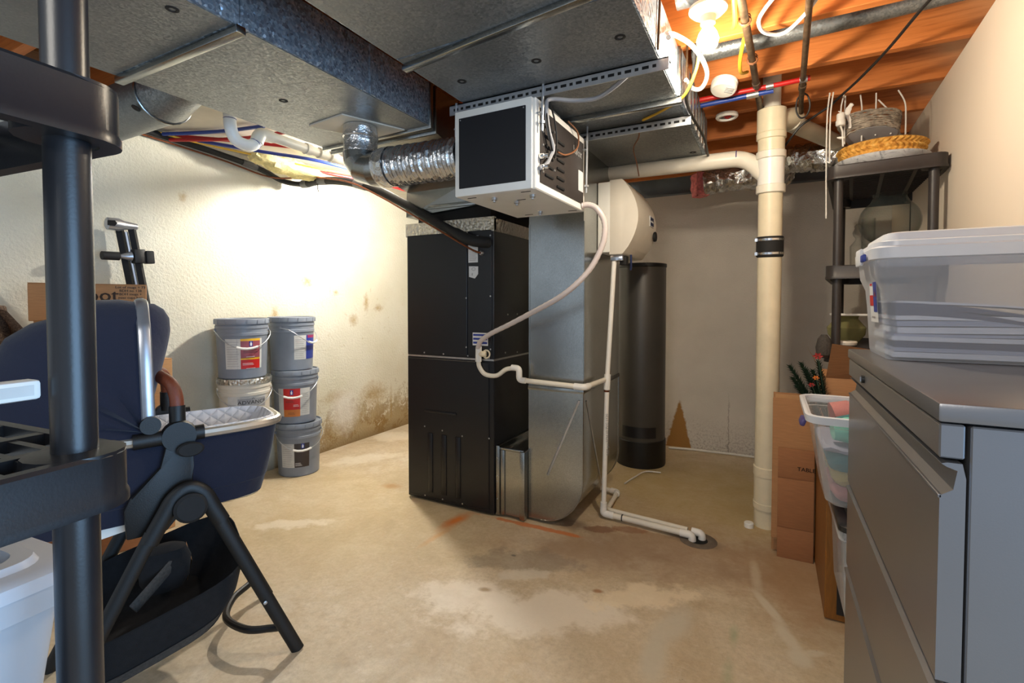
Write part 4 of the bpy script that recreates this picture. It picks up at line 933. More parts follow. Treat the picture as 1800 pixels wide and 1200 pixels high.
# ================================================================== paint pails
def make_pail(loc, matb, label, cat, lidmat=None, rot=0, handle=True):
    t = thing('paint_pail', (0, 0, 0), label, cat, 'paint pails stacked by the left wall')
    g = G(); g.lathe([(0, .0), (.128, 0), (.134, .006), (.1345, .03), (.143, .25), (.1435, .252), (.1475, .253), (.1475, .268), (.1445, .27), (.145, .292), (.149, .294), (.149, .31), (.1455, .312), (.1465, .33)], n=40); g.out('pail', matb, t)
    g = G(); g.lathe([(.1485, .318), (.1535, .32), (.1545, .345), (.152, .350), (.145, .351), (.142, .342), (.0, .342)], n=40)
    for k in range(16):
        a = 2*pi*k/16; g.box(-.0015, .0015, .1525, .1562, .319, .345, M=Matrix.Rotation(a, 4, 'Z'))
    g.out('lid', lidmat or matb, t)
    if handle:
        for s_ in (-1, 1):
            g = G(); g.lathe([(.012, -.002), (.012, .006), (.006, .008), (0, .008)], n=12, M=Matrix.Rotation(rot, 4, 'Z') @ Matrix.Translation((.146*s_, 0, .282)) @ Matrix.Rotation(pi/2*s_, 4, 'Y')); g.out('ear', matb, t)
        P = []
        for k in range(17):
            a = -pi/2-pi/2*1+pi*k/16
            P.append((.153*cos(a), -.158*abs(sin(a))**.6 if abs(sin(a)) > .01 else -.0, .282-.105*abs(sin(a))**1.3))
        P = [(x, min(y, 0)-.0, z) for x, y, z in P]
        g = G(); g.tube([Matrix.Rotation(rot, 4, 'Z') @ Vector(p) for p in P], .0025, 6); hd = g.out('wire_handle', M['strut'], t)
        g = G(); mid = [Matrix.Rotation(rot, 4, 'Z') @ Vector(p) for p in P[6:11]]; g.tube(mid, .0075, 8); g.out('grip', M['white_plastic'], hd)
    t.scale = (1, 1, 1.045)
    return t
def label_patch(t, panels, z0, z1, mid):
    """flat print wrapped on the pail: panels = (a0, a1, z0, z1, material key) in degrees about mid"""
    lab = None
    for (a0, a1, f0, f1, mk) in panels:
        g = G(); n = 8; o_ = .0006 if lab is None else .0011
        def pt(a, f):
            z = z0+(z1-z0)*f; r = .1345+(z-.03)*.0386+o_; an = radians(mid+a); return (r*cos(an), r*sin(an), z)
        A_ = [pt(a0+(a1-a0)*k/n, f0) for k in range(n+1)]; B_ = [pt(a0+(a1-a0)*k/n, f1) for k in range(n+1)]
        g.loft([A_, B_], closed=False)
        if lab is None: lab = g.out('label', M[mk], t)
        else: g.out('print', M[mk], lab)
    return lab
def bent_text(par, s, size, z, mid, mk, z0=.0, sq=1):
    vs, fs = text_geo(s, size); g = G()
    def f(v):
        zz = z+v[1]; r = .1345+(zz-.03)*.0386+.002; a = radians(mid)+v[0]*sq/r; return (r*cos(a), r*sin(a), zz)
    g._add([f(v) for v in vs], fs); g.out('lettering', M[mk], par)
def lines_text(t, lab, a0, a1, zs, mk='label_grey'):
    g = G()
    for i, z in enumerate(zs):
        e = a1-(i*7 % 5)
        r = .1345+(z-.03)*.0386+.0016
        A_ = [(r*cos(radians(a0+(e-a0)*k/4)), r*sin(radians(a0+(e-a0)*k/4)), z) for k in range(5)]
        g.loft([A_, [(p[0], p[1], z+.0022) for p in A_]], closed=False)
    o = g.out('small_print', M[mk], lab); o['kind'] = 'stuff'
def emblem(lab, mid, z):
    g = G(); r = .1345+(z-.03)*.0386+.002
    def q(a, zz): return (r*cos(radians(mid+a)), r*sin(radians(mid+a)), zz)
    g.loft([[q(-4, z-.016), q(0, z-.016), q(4, z-.016)], [q(-4, z+.016), q(0, z+.016), q(4, z+.016)]], closed=False); e_ = g.out('emblem', M['label_blue'], lab)
    g = G(); r += .0006
    g.loft([[q(-1.6, z-.012), q(1.6, z-.012)], [q(-2.3, z+.002), q(2.3, z+.002)], [q(-.8, z+.006), q(.8, z+.006)], [q(-.8, z+.012), q(.8, z+.012)]], closed=False); g.out('emblem', M['white_ink'], lab)
# viewing direction from each pail towards the camera
PL_, PR_ = (-2.94, 1.925), (-2.955, 2.335); pit = .367
def face(p): return math.degrees(atan2(0-p[1], 0-p[0]))
fl, fr = face(PL_), face(PR_)
GP = M['grey_pail']
# right column, from the floor
b = make_pail(None, GP, 'grey paint pail with brown-black label at the bottom of the right stack', 'pail', rot=radians(fr+90+8))
lab = label_patch(b, [(-50, 28, .05, .93, 'label_paper'), (-12, 28, .05, .93, 'label_dark')], .055, .235, fr)
lines_text(b, lab, fr-46, fr-17, [.075+.014*k for k in range(11)]); emblem(lab, fr+10, .205); lines_text(b, lab, fr-10, fr+8, (.075, .083, .091), 'white_ink')
b.location = (PR_[0], PR_[1], 0)
b = make_pail(None, GP, 'grey paint pail with red and orange label, middle of the right stack', 'pail', rot=radians(fr+90-6))
lab = label_patch(b, [(-48, 40, .02, 1, 'label_paper'), (-32, 12, .25, 1, 'label_red'), (-32, 12, .0, .25, 'label_orange')], .05, .235, fr)
lines_text(b, lab, fr+15, fr+37, [.07+.013*k for k in range(11)]); emblem(lab, fr-10, .21); lines_text(b, lab, fr-6, fr+9, (.118, .126), 'white_ink'); lines_text(b, lab, fr-26, fr-4, (.144, .15, .157), 'label_dark'); lines_text(b, lab, fr-20, fr-2, (.066, .074), 'label_dark')
b.location = (PR_[0]-.012, PR_[1]-.012, pit)
b = make_pail(None, GP, 'plain grey paint pail with side label at the top of right stack', 'pail', rot=radians(fr+90+62))
lab = label_patch(b, [(6, 80, .12, .95, 'label_paper'), (40, 80, .12, .95, 'label_blue'), (44, 80, .85, .95, 'label_red')], .05, .24, fr)
lines_text(b, lab, fr+9, fr+36, [.085+.013*k for k in range(10)])
b.location = (PR_[0]-.02, PR_[1]-.03, 2*pit)
# left column
b = make_pail(None, M['white_pail'], 'pail at the foot of the left stack, hidden behind the bassinet', 'pail', rot=radians(fl+90)); b.location = (-2.98, 1.89, 0)
b = make_pail(None, M['white_pail'], 'white paint pail with grey ADVANCE label and foil-wrapped lid', 'pail', lidmat=M['foil_tape'], rot=radians(fl+90+2))
lab = label_patch(b, [(-40, 52, .0, 1, 'label_paper'), (-16, 50, .05, .93, 'label_grey')], .05, .25, fl)
bent_text(lab, 'ADVANCE', .031, .212, fl+17, 'ink', sq=1.15); lines_text(b, lab, fl-12, fl+10, (.243,)); lines_text(b, lab, fl-37, fl-20, [.07+.013*k for k in range(11)])
g = G(); r = .1345+.23*.0386+.003; zc = .231
pts = [(-3, 0), (0, .008), (3, 0)]
g.tube([(r*cos(radians(fl+18+a)), r*sin(radians(fl+18+a)), zc+z) for a, z in pts], .0012, 5); g.out('mountain_mark', M['ink'], lab)
b.location = (PL_[0]+.005, PL_[1], pit)
b = make_pail(None, GP, 'grey paint pail with pink, yellow and red label topping the left stack', 'pail', rot=radians(fl+90+10))
lab = label_patch(b, [(-40, 48, .05, 1, 'label_paper'), (-4, 42, .38, .93, 'label_mauve'), (-4, 42, .93, 1, 'label_yellow'), (-4, 42, .34, .40, 'label_yellow'), (-4, 42, .05, .34, 'label_red')], .05, .235, fl)
lines_text(b, lab, fl-36, fl-8, [.075+.014*k for k in range(11)]); emblem(lab, fl+19, .205); lines_text(b, lab, fl+2, fl+36, (.152, .158, .165, .17), 'label_dark'); lines_text(b, lab, fl, fl+26, (.082, .09), 'white_ink'); lines_text(b, lab, fl+8, fl+30, (.06, .128), 'white_ink')
b.location = (PL_[0], PL_[1]-.008, 2*pit)

# ================================================================== boxes and gear by the left wall
def carton(x0, x1, y0, y1, z0, z1, mat_, label, rz=0, tape=True, name='cardboard_box'):
    c = ((x0+x1)/2, (y0+y1)/2); t = thing(name, (c[0], c[1], z0), label, 'box')
    Mx = Matrix.Translation((c[0], c[1], 0)) @ Matrix.Rotation(rz, 4, 'Z') @ Matrix.Translation((-c[0], -c[1], 0))
    g = G(); g.box(x0, x1, y0, y1, z0, z1-.003, b=.003, seg=1, M=Mx); g.out('box', mat_, t)
    g = G(); g.box(x0, x1, y0, (y0+y1)/2-.002, z1-.003, z1, M=Mx); g.out('flap', mat_, t)
    g = G(); g.box(x0, x1, (y0+y1)/2+.002, y1, z1-.003, z1, M=Mx); g.out('flap', mat_, t)
    if tape:
        g = G(); g.box(x1, x1+.0008, (y0+y1)/2-.025, (y0+y1)/2+.025, z1-.09, z1, M=Mx); g.box(x0, x1, (y0+y1)/2-.025, (y0+y1)/2+.025, z1, z1+.0008, M=Mx); g.out('tape', M['card_light'], t)
    return t, Mx
bz = .30
# four boxes in a stack turned a little from the wall; front right corner at (fx, fy)
def turned(w, d, z0, z1, m_, label, sh=0, tape=True):
    fx, fy = -2.70+.935*sh, 1.275-.354*sh; an = atan2(.935, .354)-pi/2
    t = thing('cardboard_box', (fx-.354*w/2-.935*d/2, fy-.935*w/2+.354*d/2, z0), label, 'box')
    Mt = Matrix.Translation((fx, fy, 0)) @ Matrix.Rotation(an, 4, 'Z')     # local: x towards the room, y along the front
    g = G(); g.box(-d, 0, -w, 0, z0, z1-.003, b=.003, seg=1, M=Mt); g.out('box', m_, t)
    for (a_, b2) in ((-d, -d/2-.002), (-d/2+.002, 0)):
        g = G(); g.box(a_, b2, -w, 0, z1-.003, z1, M=Mt); g.out('flap', m_, t)
    if tape:
        g = G(); g.box(0, .0008, -w*.72-.02, -w*.72+.02, z1-.08, z1, M=Mt); g.out('tape', M['card_light'], t)
    return t, Mt
turned(.40, .27, 0, .36, M['card_dark'], 'lowest cardboard box of the stack against left wall')
turned(.395, .27, .361, .74, M['card_dark'], 'second cardboard box up in the left wall stack', -.005)
turned(.40, .27, .741, 1.118, M['card'], 'taped cardboard box just beneath the box with handwriting', -.004)
t, Mt = turned(.415, .27, 1.119, 1.287, M['card'], 'top cardboard box printed depot with handwritten notes', tape=False)
ey_ = Mt.to_3x3() @ Vector((0, 1, 0)); tp = lambda y, z: Mt @ Vector((.0012, y, z))
g = G(); text_on(g, 'depot', .082, tp(-.205, 1.232), ey_, (0, 0, 1), .003); g.out('lettering', M['ink_brown'], t)
for i, s_ in enumerate(('Lot of mugs + 73', 'BDH no 138', 'BDH mugs +', 'misc cups box')):
    g = G(); text_on(g, s_, .0165, tp(-.062, 1.272-i*.0165), ey_, (0, 0, 1), .0006); g.out('handwriting', M['ink'], t)
t, _ = carton(-2.86, -2.80, 1.345, 1.436, .0, .905, M['card_light'], 'tall pale cardboard box standing behind the leather bar', tape=False)
CR = thing('carpet_roll', (-2.55, .62, 0), 'speckled brown carpet remnant leaning at far left edge', 'carpet')
g = G(); A0, A1 = Vector((-2.45, .66, .0)), Vector((-2.62, .60, 1.17)); g.tube([A0+(A1-A0)*k/8 for k in range(9)], .15, 18, caps=True); g.out('roll', M['carpet'], CR)
g = G(); g.loft([[(-2.45, .62, 1.2), (-2.43, .70, 1.17), (-2.43, .78, 1.05), (-2.42, .83, .9)], [(-2.62, .62, 1.19), (-2.62, .70, 1.16), (-2.62, .78, 1.04), (-2.62, .83, .9)]], closed=False); g.thick(.008); g.out('loose_edge', M['carpet'], CR)
EX = thing('exercise_frame', (-3.0, 1.6, 0), 'dark upright exercise rail with silver head leaning on left wall', 'exercise gear')
for dx, dy in ((0, 0), (-.03, -.045)):
    g = G(); a, b_ = Vector((-3.0+dx, 1.60+dy, 0)), Vector((-3.07+dx, 1.385+dy, 1.60)); g.tube([a, a+(b_-a)*.5, b_], .02, 4); g.out('rail', M['black_soft'], EX)
g = G(); a, b_ = Vector((-3.005, 1.575, 0)), Vector((-3.075, 1.36, 1.58)); g.tube([a, b_], .008, 6); g.out('inner_track', M['silver'], EX)
g = G(); g.loft([[tuple(Vector((-3.06, y, 1.612))+Vector((r*cos(2*pi*k/16)*.8, 0, r*sin(2*pi*k/16)))) for k in range(16)] for y, r in ((1.265, .026), (1.27, .032), (1.32, .034), (1.345, .024), (1.405, .016))], True, True); g.out('end_cap', M['silver'], EX)
g = G(); g.prism([(1.262, 1.60), (1.262, 1.625), (1.29, 1.628), (1.30, 1.615), (1.29, 1.60)], 'x', -3.038, -3.025); g.out('cap_hole', M['gap'], EX)
g = G(); g.tube([(-3.04, 1.235, 1.442), (-3.04, 1.31, 1.444)], .022, 14); g.out('rubber_grip', M['black_soft'], EX)
g = G(); g.tube([(-3.04, 1.305, 1.444), (-3.04, 1.32, 1.445), (-3.04, 1.365, 1.448)], [.011, .011, .026], 10); g.out('lever', M['silver'], EX)
g = G(); g.cbox((-3.04, 1.40, 1.45), (.05, .055, .075), rx=.07, b=.005); g.out('carriage', M['black_metal'], EX)
g = G(); g.cbox((-3.03, 1.445, 1.448), (.045, .04, .07), rx=.07, b=.006); g.out('clamp', M['black_soft'], EX)
# ================================================================== filing cabinet
FC = thing('filing_cabinet', (.42, 1.28, 0), 'grey metal lateral filing cabinet with recessed drawer pulls', 'cabinet')
cx0, cx1, cy0, cy1, ct = .203, .60, .845, 1.70, 1.066
g = G(); g.box(cx0+.034, cx1, cy0+.004, cy1-.004, .02, ct-.03, b=.002, seg=1); g.out('body', M['cab'], FC)
g = G(); g.box(cx0+.04, cx1-.01, cy0+.02, cy1-.02, 0, .022); g.out('plinth', M['gap'], FC)
g = G(); g.box(cx0-.002, cx1+.002, cy0-.004, cy1+.003, ct-.026, ct, b=.004); g.out('top', M['cab'], FC)
g = G(); g.box(cx0+.001, cx0+.028, cy0+.002, cy1-.002, ct-.075, ct-.029, b=.002, seg=1); tr = g.out('lock_rail', M['cab'], FC)
g = G(); g.lathe([(0, 0), (.0075, 0), (.0075, .006), (0, .007)], n=16, M=Matrix.Translation((cx0+.001, 1.44, ct-.052)) @ Matrix.Rotation(-pi/2, 4, 'Y') @ Matrix.Diagonal((1.25, 1, 1, 1))); lk = g.out('lock', M['black_metal'], tr)
g = G(); g.box(cx0-.008, cx0-.0055, 1.4385, 1.4415, ct-.058, ct-.046); g.out('keyhole', M['chrome'], lk)
zb = [ct-.078, .682, .44, .06]
for i in range(3):
    zt, z0 = zb[i]-.003, zb[i+1]+.003
    g = G()
    # front face with a pull lip rolled out along its upper edge
    sec = [(cx0+.003, z0), (cx0+.003, zt-.046), (cx0+.017, zt-.036), (cx0+.021, zt-.010), (cx0+.010, zt-.006), (cx0+.004, zt-.002), (cx0+.010, zt), (cx0+.026, zt), (cx0+.03, zt-.02), (cx0+.03, z0)] if i == 0 else \
          [(cx0+.003, z0), (cx0+.003, zt-.020), (cx0-.001, zt-.016), (cx0-.001, zt-.010), (cx0+.012, zt-.006), (cx0+.014, zt), (cx0+.03, zt), (cx0+.03, z0)]
    g.prism(sec, 'y', cy0+.003, cy1-.003); dw = g.out('drawer', M['cab'], FC)
    if i == 0:
        g = G(); g.box(cx0+.001, cx0+.006, cy0+.003, cy1-.003, zt-.05, zt-.044, b=.0015); g.out('pull_lip', M['cab'], dw)
g = G(); g.loft([[(cx0+.0028, cy0+.0026, .585), (cx0+.005, cy0+.0022, .60), (cx0+.018, cy0+.0022, .615)], [(cx0+.0028, cy0+.0026, .665), (cx0+.01, cy0+.0022, .655), (cx0+.021, cy0+.0022, .648)]], closed=False); g.out('scraped_paint', M['sticker'], FC)

# frosted file bin with papers on the cabinet
FBN = thing('file_bin', (.40, 1.52, ct), 'large frosted plastic bin of papers on the grey cabinet', 'bin')
I4 = Matrix.Identity(4)
bx0, bx1, by0, by1, bz0, bz1 = .240, .585, 1.405, 1.655, ct+.001, 1.362
R_ = lambda e, z, r=.03: [(p[0], p[1], z) for p in rrect(bx0-e, bx1+e, by0-e, by1+e, r, 6)]
g = G(); g.loft([R_(-.004, bz0, .02), R_(0, bz0+.01), R_(.006, bz0+.12), R_(.01, bz0+.165), R_(.022, bz0+.195, .04), R_(.026, bz0+.235, .045)], True, False); g.out('tub', M['frosted'], FBN)
g = G(); g.loft([R_(.026, bz0+.232, .045), R_(.033, bz0+.234, .05), R_(.034, bz0+.258, .05), R_(.028, bz0+.262, .045), R_(.027, bz0+.272, .045), R_(.012, bz0+.276, .04), R_(.006, bz1-.003, .035), R_(-.002, bz1, .03), R_(-.02, bz1, .02)], False, True); g.out('lid', M['frosted_lid'], FBN)
g = G(); g.box(bx0-.042, bx0-.034, 1.50, 1.57, bz0+.225, bz0+.268, b=.004); lt = g.out('latch', M['frosted_lid'], FBN)
g = G(); g.box(bx0-.0435, bx0-.036, 1.445, 1.485, bz0+.232, bz0+.25, b=.003); g.out('blue_latch', M['label_blue'], FBN)
ex = bx0-.0105
g = G(); g.loft([[(ex-.0, 1.44, bz0+.085), (ex-.0, 1.535, bz0+.085)], [(ex-.006, 1.44, bz0+.185), (ex-.006, 1.535, bz0+.185)]], closed=False); lb = g.out('label', M['sticker'], FBN)
for (y0, y1, f0, f1, mk) in ((1.49, 1.532, .25, .98, 'label_blue'), (1.443, 1.488, .40, .66, 'label_red'), (1.498, 1.524, .62, .78, 'label_mauve'), (1.45, 1.48, .9, .95, 'label_red'), (1.46, 1.5, .1, .14, 'label_grey')):
    g = G(); o_ = -.0008
    # label sits on the near-left face: mirrored so it reads from the room
    g.loft([[(ex+o_-.006*f0, 2.975-y1, bz0+.085+.1*f0), (ex+o_-.006*f0, 2.975-y0, bz0+.085+.1*f0)], [(ex+o_-.006*f1, 2.975-y1, bz0+.085+.1*f1), (ex+o_-.006*f1, 2.975-y0, bz0+.085+.1*f1)]], closed=False); g.out('print', M[mk], lb)
random.seed(3); z = bz0+.006
pk = ['paper', 'paper_shaded', 'paper_dark', 'paper', 'paper_shaded', 'paper', 'paper_shaded', 'paper', 'paper_dark', 'paper_dark', 'paper']
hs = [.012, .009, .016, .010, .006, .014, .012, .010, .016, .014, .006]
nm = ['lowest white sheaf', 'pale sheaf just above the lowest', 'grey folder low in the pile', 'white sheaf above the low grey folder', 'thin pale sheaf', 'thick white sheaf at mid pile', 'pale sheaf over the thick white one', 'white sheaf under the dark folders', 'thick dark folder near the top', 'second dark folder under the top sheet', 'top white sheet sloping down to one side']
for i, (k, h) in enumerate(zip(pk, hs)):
    g = G(); e = random.uniform(0, .012); x1_ = bx1-.035-random.uniform(0, .05); n = 8
    def zz(x, y, base): return base+.006*sin(9*(x-bx0)+i)*(.3+.1*i)*.4
    rings = []
    tp = .012 if i in (8, 9) else .0
    A_ = []
    for j in range(n+1):
        x = bx0+.012+e+(x1_-bx0-.012-e)*j/n; b0 = z+zz(x, 0, 0); hh = h*(1-.75*(j/n)**2 if i >= 8 else 1)
        dz = -.02*(j/n)**2 if i >= 8 else 0
        A_.append([(x, by0+.012+e, b0+dz), (x, by1-.014, b0+dz), (x, by1-.014, b0+hh+dz), (x, by0+.012+e, b0+hh+dz)])
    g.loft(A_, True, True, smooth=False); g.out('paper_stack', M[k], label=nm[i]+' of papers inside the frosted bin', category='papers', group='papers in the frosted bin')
    z += h+.0008
# ================================================================== stack of bins and boxes beyond the cabinet
BB = thing('long_brown_box', (.4, 2.42, 0), 'long amber-brown box on floor behind the grey cabinet', 'box')
g = G(); g.box(.197, .60, 2.16, 2.655, .004, .53, b=.004, seg=1); g.out('box', M['amber_wood'], BB)
g = G(); g.box(.235, .60, 2.157, 2.160, .03, .5); g.out('dark_end_panel', M['black_plastic'], BB)
def clear_box(x0, x1, y0, y1, z0, z1, label, lidc='black_plastic'):
    t = thing('lidded_bin', ((x0+x1)/2, (y0+y1)/2, z0), label, 'bin', 'clear bins with black lids')
    tote(t, x0+.022, x1-.022, y0+.02, y1-.02, z0, z1-.0, I4, M['clear_plastic'], M[lidc], .012, .03, .01); return t
clear_box(.245, .58, 1.76, 2.13, .002, .21, 'bottom clear bin with black lid behind the cabinet')
clear_box(.195, .58, 1.75, 2.14, .212, .535, 'taller clear bin with black lid under the scarf bin')
g = G(); g.loft([[(p[0], p[1], z) for p in rrect(.245-e, .54, 1.80, 2.09, .03)] for z, e in ((.222, 0), (.3, -.004), (.4, .004), (.46, -.01))], True, True); g.out('folded_linen', M['grey_cloth'], label='pale folded linen inside the taller clear bin', category='linen')
SBN = thing('scarf_bin', (.34, 2.0, .537), 'open clear plastic bin full of rolled scarves', 'bin')
sx0, sx1, sy0, sy1 = .165, .56, 1.86, 2.19
def RS(e, z, r=.04): return [(p[0], p[1], z) for p in rrect(sx0-e, sx1+e*.3, sy0-e, sy1+e, r, 6)]
g = G(); g.loft([RS(-.02, .537, .03), RS(-.004, .55), RS(.018, .68), RS(.034, .80), RS(.038, .803), RS(.040, .83)], True, False); g.out('tub', M['clear_plastic'], SBN)
g = G(); g.loft([RS(.039, .812), RS(.058, .815, .055), RS(.060, .838, .055), RS(.052, .841, .05), RS(.042, .838), RS(.041, .815)]); g.out('rim', M['frosted_lid'], SBN)
g = G(); g.cbox((sx0-.062, 1.93, .797), (.016, .075, .026), b=.006, ry=.35); g.out('purple_latch', M['purple'], SBN)
def cloth(mk, z0, z1, e, label, w=1.0, seed=0, roll=False):
    random.seed(seed); rings = []
    for k in range(6):
        t = k/5; z = z0+(z1-z0)*t; b_ = .012*sin(pi*t)
        q = []
        for i, p in enumerate(rrect(sx0+.034-e*t-b_-max(0, z0-.6)*.25, .50, sy0+.034-b_-max(0, z0-.6)*.25, sy1-.03, .05, 6)):
            q.append((p[0]+random.uniform(-.003, .003), p[1]+random.uniform(-.004, .004), z+.006*sin(i*.9+seed)*(1 if 0 < k < 5 else .4)))
        rings.append(q)
    g = G(); g.loft(rings, True, True); return g.out('folded_scarf', M[mk], label=label, category='scarf', group='scarves in the clear bin')
cloth('rose', .551, .598, .006, 'pink folded scarf at the bottom of scarf bin', seed=1)
cloth('gold_cloth', .600, .648, .006, 'glittering pale gold scarf above the pink one', seed=2)
cloth('teal', .650, .71, .006, 'dark teal folded scarf in the middle of scarf bin', seed=3)
cloth('grey_cloth', .712, .735, .004, 'thin silvery scarf over the dark teal one', seed=4)
g = G(); sw = []
for k in range(9):
    t = k/8; sw.append((sx0+.02+.31*t, sy0+.03+.01*sin(t*5), .782+.006*sin(t*6)))
g.tube(sw, [.030, .042, .044, .044, .043, .044, .044, .042, .03], 12); g.out('folded_scarf', M['mint'], label='mint green rolled scarf at the near top of scarf bin', category='scarf', group='scarves in the clear bin')
g = G(); g.tube([(sx0+.05+.28*k/8, sy0+.125+.006*sin(k), .775+.012*sin(k*1.3)) for k in range(9)], .036, 12); g.out('folded_scarf', M['teal'], label='blue-green rolled scarf behind the mint one', category='scarf', group='scarves in the clear bin')
g = G(); g.tube([(sx0+.04+.30*k/8, sy0+.23+.006*sin(k), .79+.01*sin(k*1.7)) for k in range(9)], .05, 12); g.out('folded_scarf', M['rose'], label='dusty pink rolled scarf at the back of scarf bin', category='scarf', group='scarves in the clear bin')
# flattened cartons leaning on the stack pipe
def flat(x0, x1, y, z0, z1, lean, mat_, label, notch=None, seams=()):
    t = thing('flattened_carton', ((x0+x1)/2, y, z0), label, 'cardboard', 'flattened cartons by the stack pipe')
    Mx = Matrix.Translation((0, y, z0)) @ Matrix.Rotation(-lean, 4, 'X')
    g = G(); g.box(x0, x1, 0, .006, 0, z1-z0, M=Mx); g.out('sheet', mat_, t)
    for (a, b_, za, zb_) in seams:
        g = G(); g.box(a, b_, -.0022, .0, za, zb_, b=.001, M=Mx); g.out('folded_panel', M['card_dark'], t)
    return t, Mx
flat(.02, .215, 2.665, .0, .765, .03, M['card'], 'rear flattened carton, tallest of the three by the pipe')
flat(.028, .20, 2.645, .06, .76, .03, M['card_light'], 'middle flattened carton peeping between two others')
t, Mx = flat(.018, .19, 2.615, .08, .745, .03, M['card'], 'flattened carton with folded lower panels in front of the pipe')
t, Mx = flat(.043, .19, 2.598, .0, .515, .03, M['card_dark'], 'front lower carton printed TABLE with creased flaps', seams=((.043, .19, .145, .372), (.043, .19, .378, .515), (.043, .19, .0, .14)))
g = G(); text_on(g, 'TABLE', .026, Mx @ Vector((.158, -.0028, .425)), (1, 0, 0), (0, 0, 1), .0006); g.out('lettering', M['ink'], t)
# open carton and fir sprigs behind the scarf bin
OC = thing('open_carton', (.34, 2.42, .532), 'open cardboard carton with a raised flap behind scarf bin', 'box')
g = G(); g.box(.20, .52, 2.30, 2.60, .532, .90); g.out('box', M['card'], OC)
g = G(); g.loft([[(.20, 2.30, .90), (.52, 2.30, .90)], [(.215, 2.255, 1.04), (.50, 2.25, 1.0)]], closed=False, smooth=False); g.thick(.004); g.out('flap', M['card'], OC)
g = G(); g.loft([[(.20, 2.30, .90), (.20, 2.60, .90)], [(.155, 2.36, .985), (.15, 2.58, 1.0)]], closed=False, smooth=False); g.thick(.004); g.out('flap', M['card_light'], OC)
FP2 = thing('artificial_bouquet', (.215, 2.25, .532), 'dark green artificial fir sprigs with red and orange flowers', 'bouquet')
random.seed(11)
def needle_sprig(base, tip, n=170, ln=.036):
    B = Vector(base); T = Vector(tip); g = G(); g.tube([B, (B+T)/2+Vector((0, 0, .01)), T], .0025, 5); ax = (T-B).normalized()
    o1 = ax.orthogonal().normalized(); o2 = ax.cross(o1)
    for k in range(n):
        t = .25+.75*k/n; p = B+(T-B)*t+Vector((0, 0, .02*t*(1-t))); a = k*2.4
        d = (ax*.7+(o1*cos(a)+o2*sin(a))).normalized()*ln*(1.1-.5*t)
        s_ = d.cross(ax).normalized()*.0045
        g._add([p-s_, p+s_, p+d], [(0, 1, 2)])
    return g
for i, (b_, tp) in enumerate((((.21, 2.27, .70), (.075, 2.33, .935)), ((.21, 2.27, .72), (.115, 2.32, .95)), ((.21, 2.28, .72), (.13, 2.29, .93)), ((.21, 2.26, .70), (.085, 2.30, .89)), ((.21, 2.27, .72), (.155, 2.30, .925)), ((.21, 2.27, .7), (.10, 2.28, .86)), ((.21, 2.28, .72), (.175, 2.31, .96)))):
    needle_sprig(b_, tp).out('sprig', M['needle'], FP2)
for (c, mk, r) in (((.172, 2.30, .985), 'petal_red', .016), ((.165, 2.28, .90), 'petal_orange', .011), ((.15, 2.27, .872), 'petal_red', .011)):
    g = G()
    for k in range(6):
        a = 2*pi*k/6; d = Vector((cos(a), -.3, sin(a)*.8)); s_ = d.cross(Vector((0, 1, 0))).normalized()*r*.35
        C_ = Vector(c); g._add([C_, C_+d*r*.6+s_, C_+d*r*1.2+Vector((0, .004, 0)), C_+d*r*.6-s_], [(0, 1, 2, 3)])
    g.out('flower', M[mk], FP2)
    g = G(); g.tube([Vector(c), Vector((.215, 2.275, .70))], .002, 5); g.out('stem', M['needle'], FP2)
g = G(); g.lathe([(0, .533), (.02, .533), (.026, .58), (.018, .66), (.02, .70), (.0, .69)], (.222, 2.245, 0), 18)
g.out('vase', M['olive_glass'], FP2)

# ================================================================== right shelf unit
RSY = radians(-7)
RS_ = thing('shelf_unit', (0, 0, 0), 'brown-black plastic shelf unit with baskets on top by the cream wall', 'shelf')
ux2, uy2 = Vector((cos(RSY), sin(RSY), 0)), Vector((-sin(RSY), cos(RSY), 0))
W2, D2_ = .43, .93
c2 = Vector((.276, 2.749, 0))-ux2*.045-uy2*.045
RS_.location = c2; RS_.rotation_euler = (0, 0, RSY); ROOT[RS_.name] = Matrix.Translation(c2) @ Matrix.Rotation(RSY, 4, 'Z')
for z, h in ((1.832, .06), (1.372, .062), (.985, .065), (.52, .065)): make_shelf_board(RS_, 'shelf', W2, D2_, z, h, M['shelf_plastic_r'])
for cx_ in (.045, W2-.045):
    for cy_ in (.045, D2_-.045):
        g = G(); g.lathe([(.019, 0)]+[(.0185, z) for z in (.01, .3, .6, .9, 1.2, 1.5)]+[(.0185, 1.825), (0, 1.83)], (cx_, cy_, 0), 20); g.out('post', M['shelf_plastic_r'], RS_, local=True)
dc = (.463, 2.935)
DS = thing('marble_dish', (dc[0], dc[1], 1.834), 'wide white marble-patterned dish on top of the dark shelf', 'dish')
g = G(); g.lathe([(0, 1.834), (.085, 1.834), (.12, 1.842), (.178, 1.872), (.188, 1.885), (.184, 1.887), (.12, 1.852), (0, 1.846)], (dc[0], dc[1], 0), 48); g.out('dish', M['marble'], DS)
ST = thing('straw_tray', (dc[0], dc[1], 1.88), 'round golden plaited straw tray resting in the marble dish', 'basket')
n1, n2 = 440, 20; rings = []
for j in range(n2+1):
    t = j/n2; z = 1.880+.070*t
    ring_ = []
    for i in range(n1):
        a = 2*pi*i/n1
        w = abs(sin(a*22+(1 if int(t*2.99) % 2 else -1)*t*9))*abs(sin(pi*(t*3 % 1)*.96+.1))
        r = .150+.022*t+.014*w
        ring_.append((dc[0]+.0+r*cos(a), dc[1]+r*sin(a), z))
    rings.append(ring_)
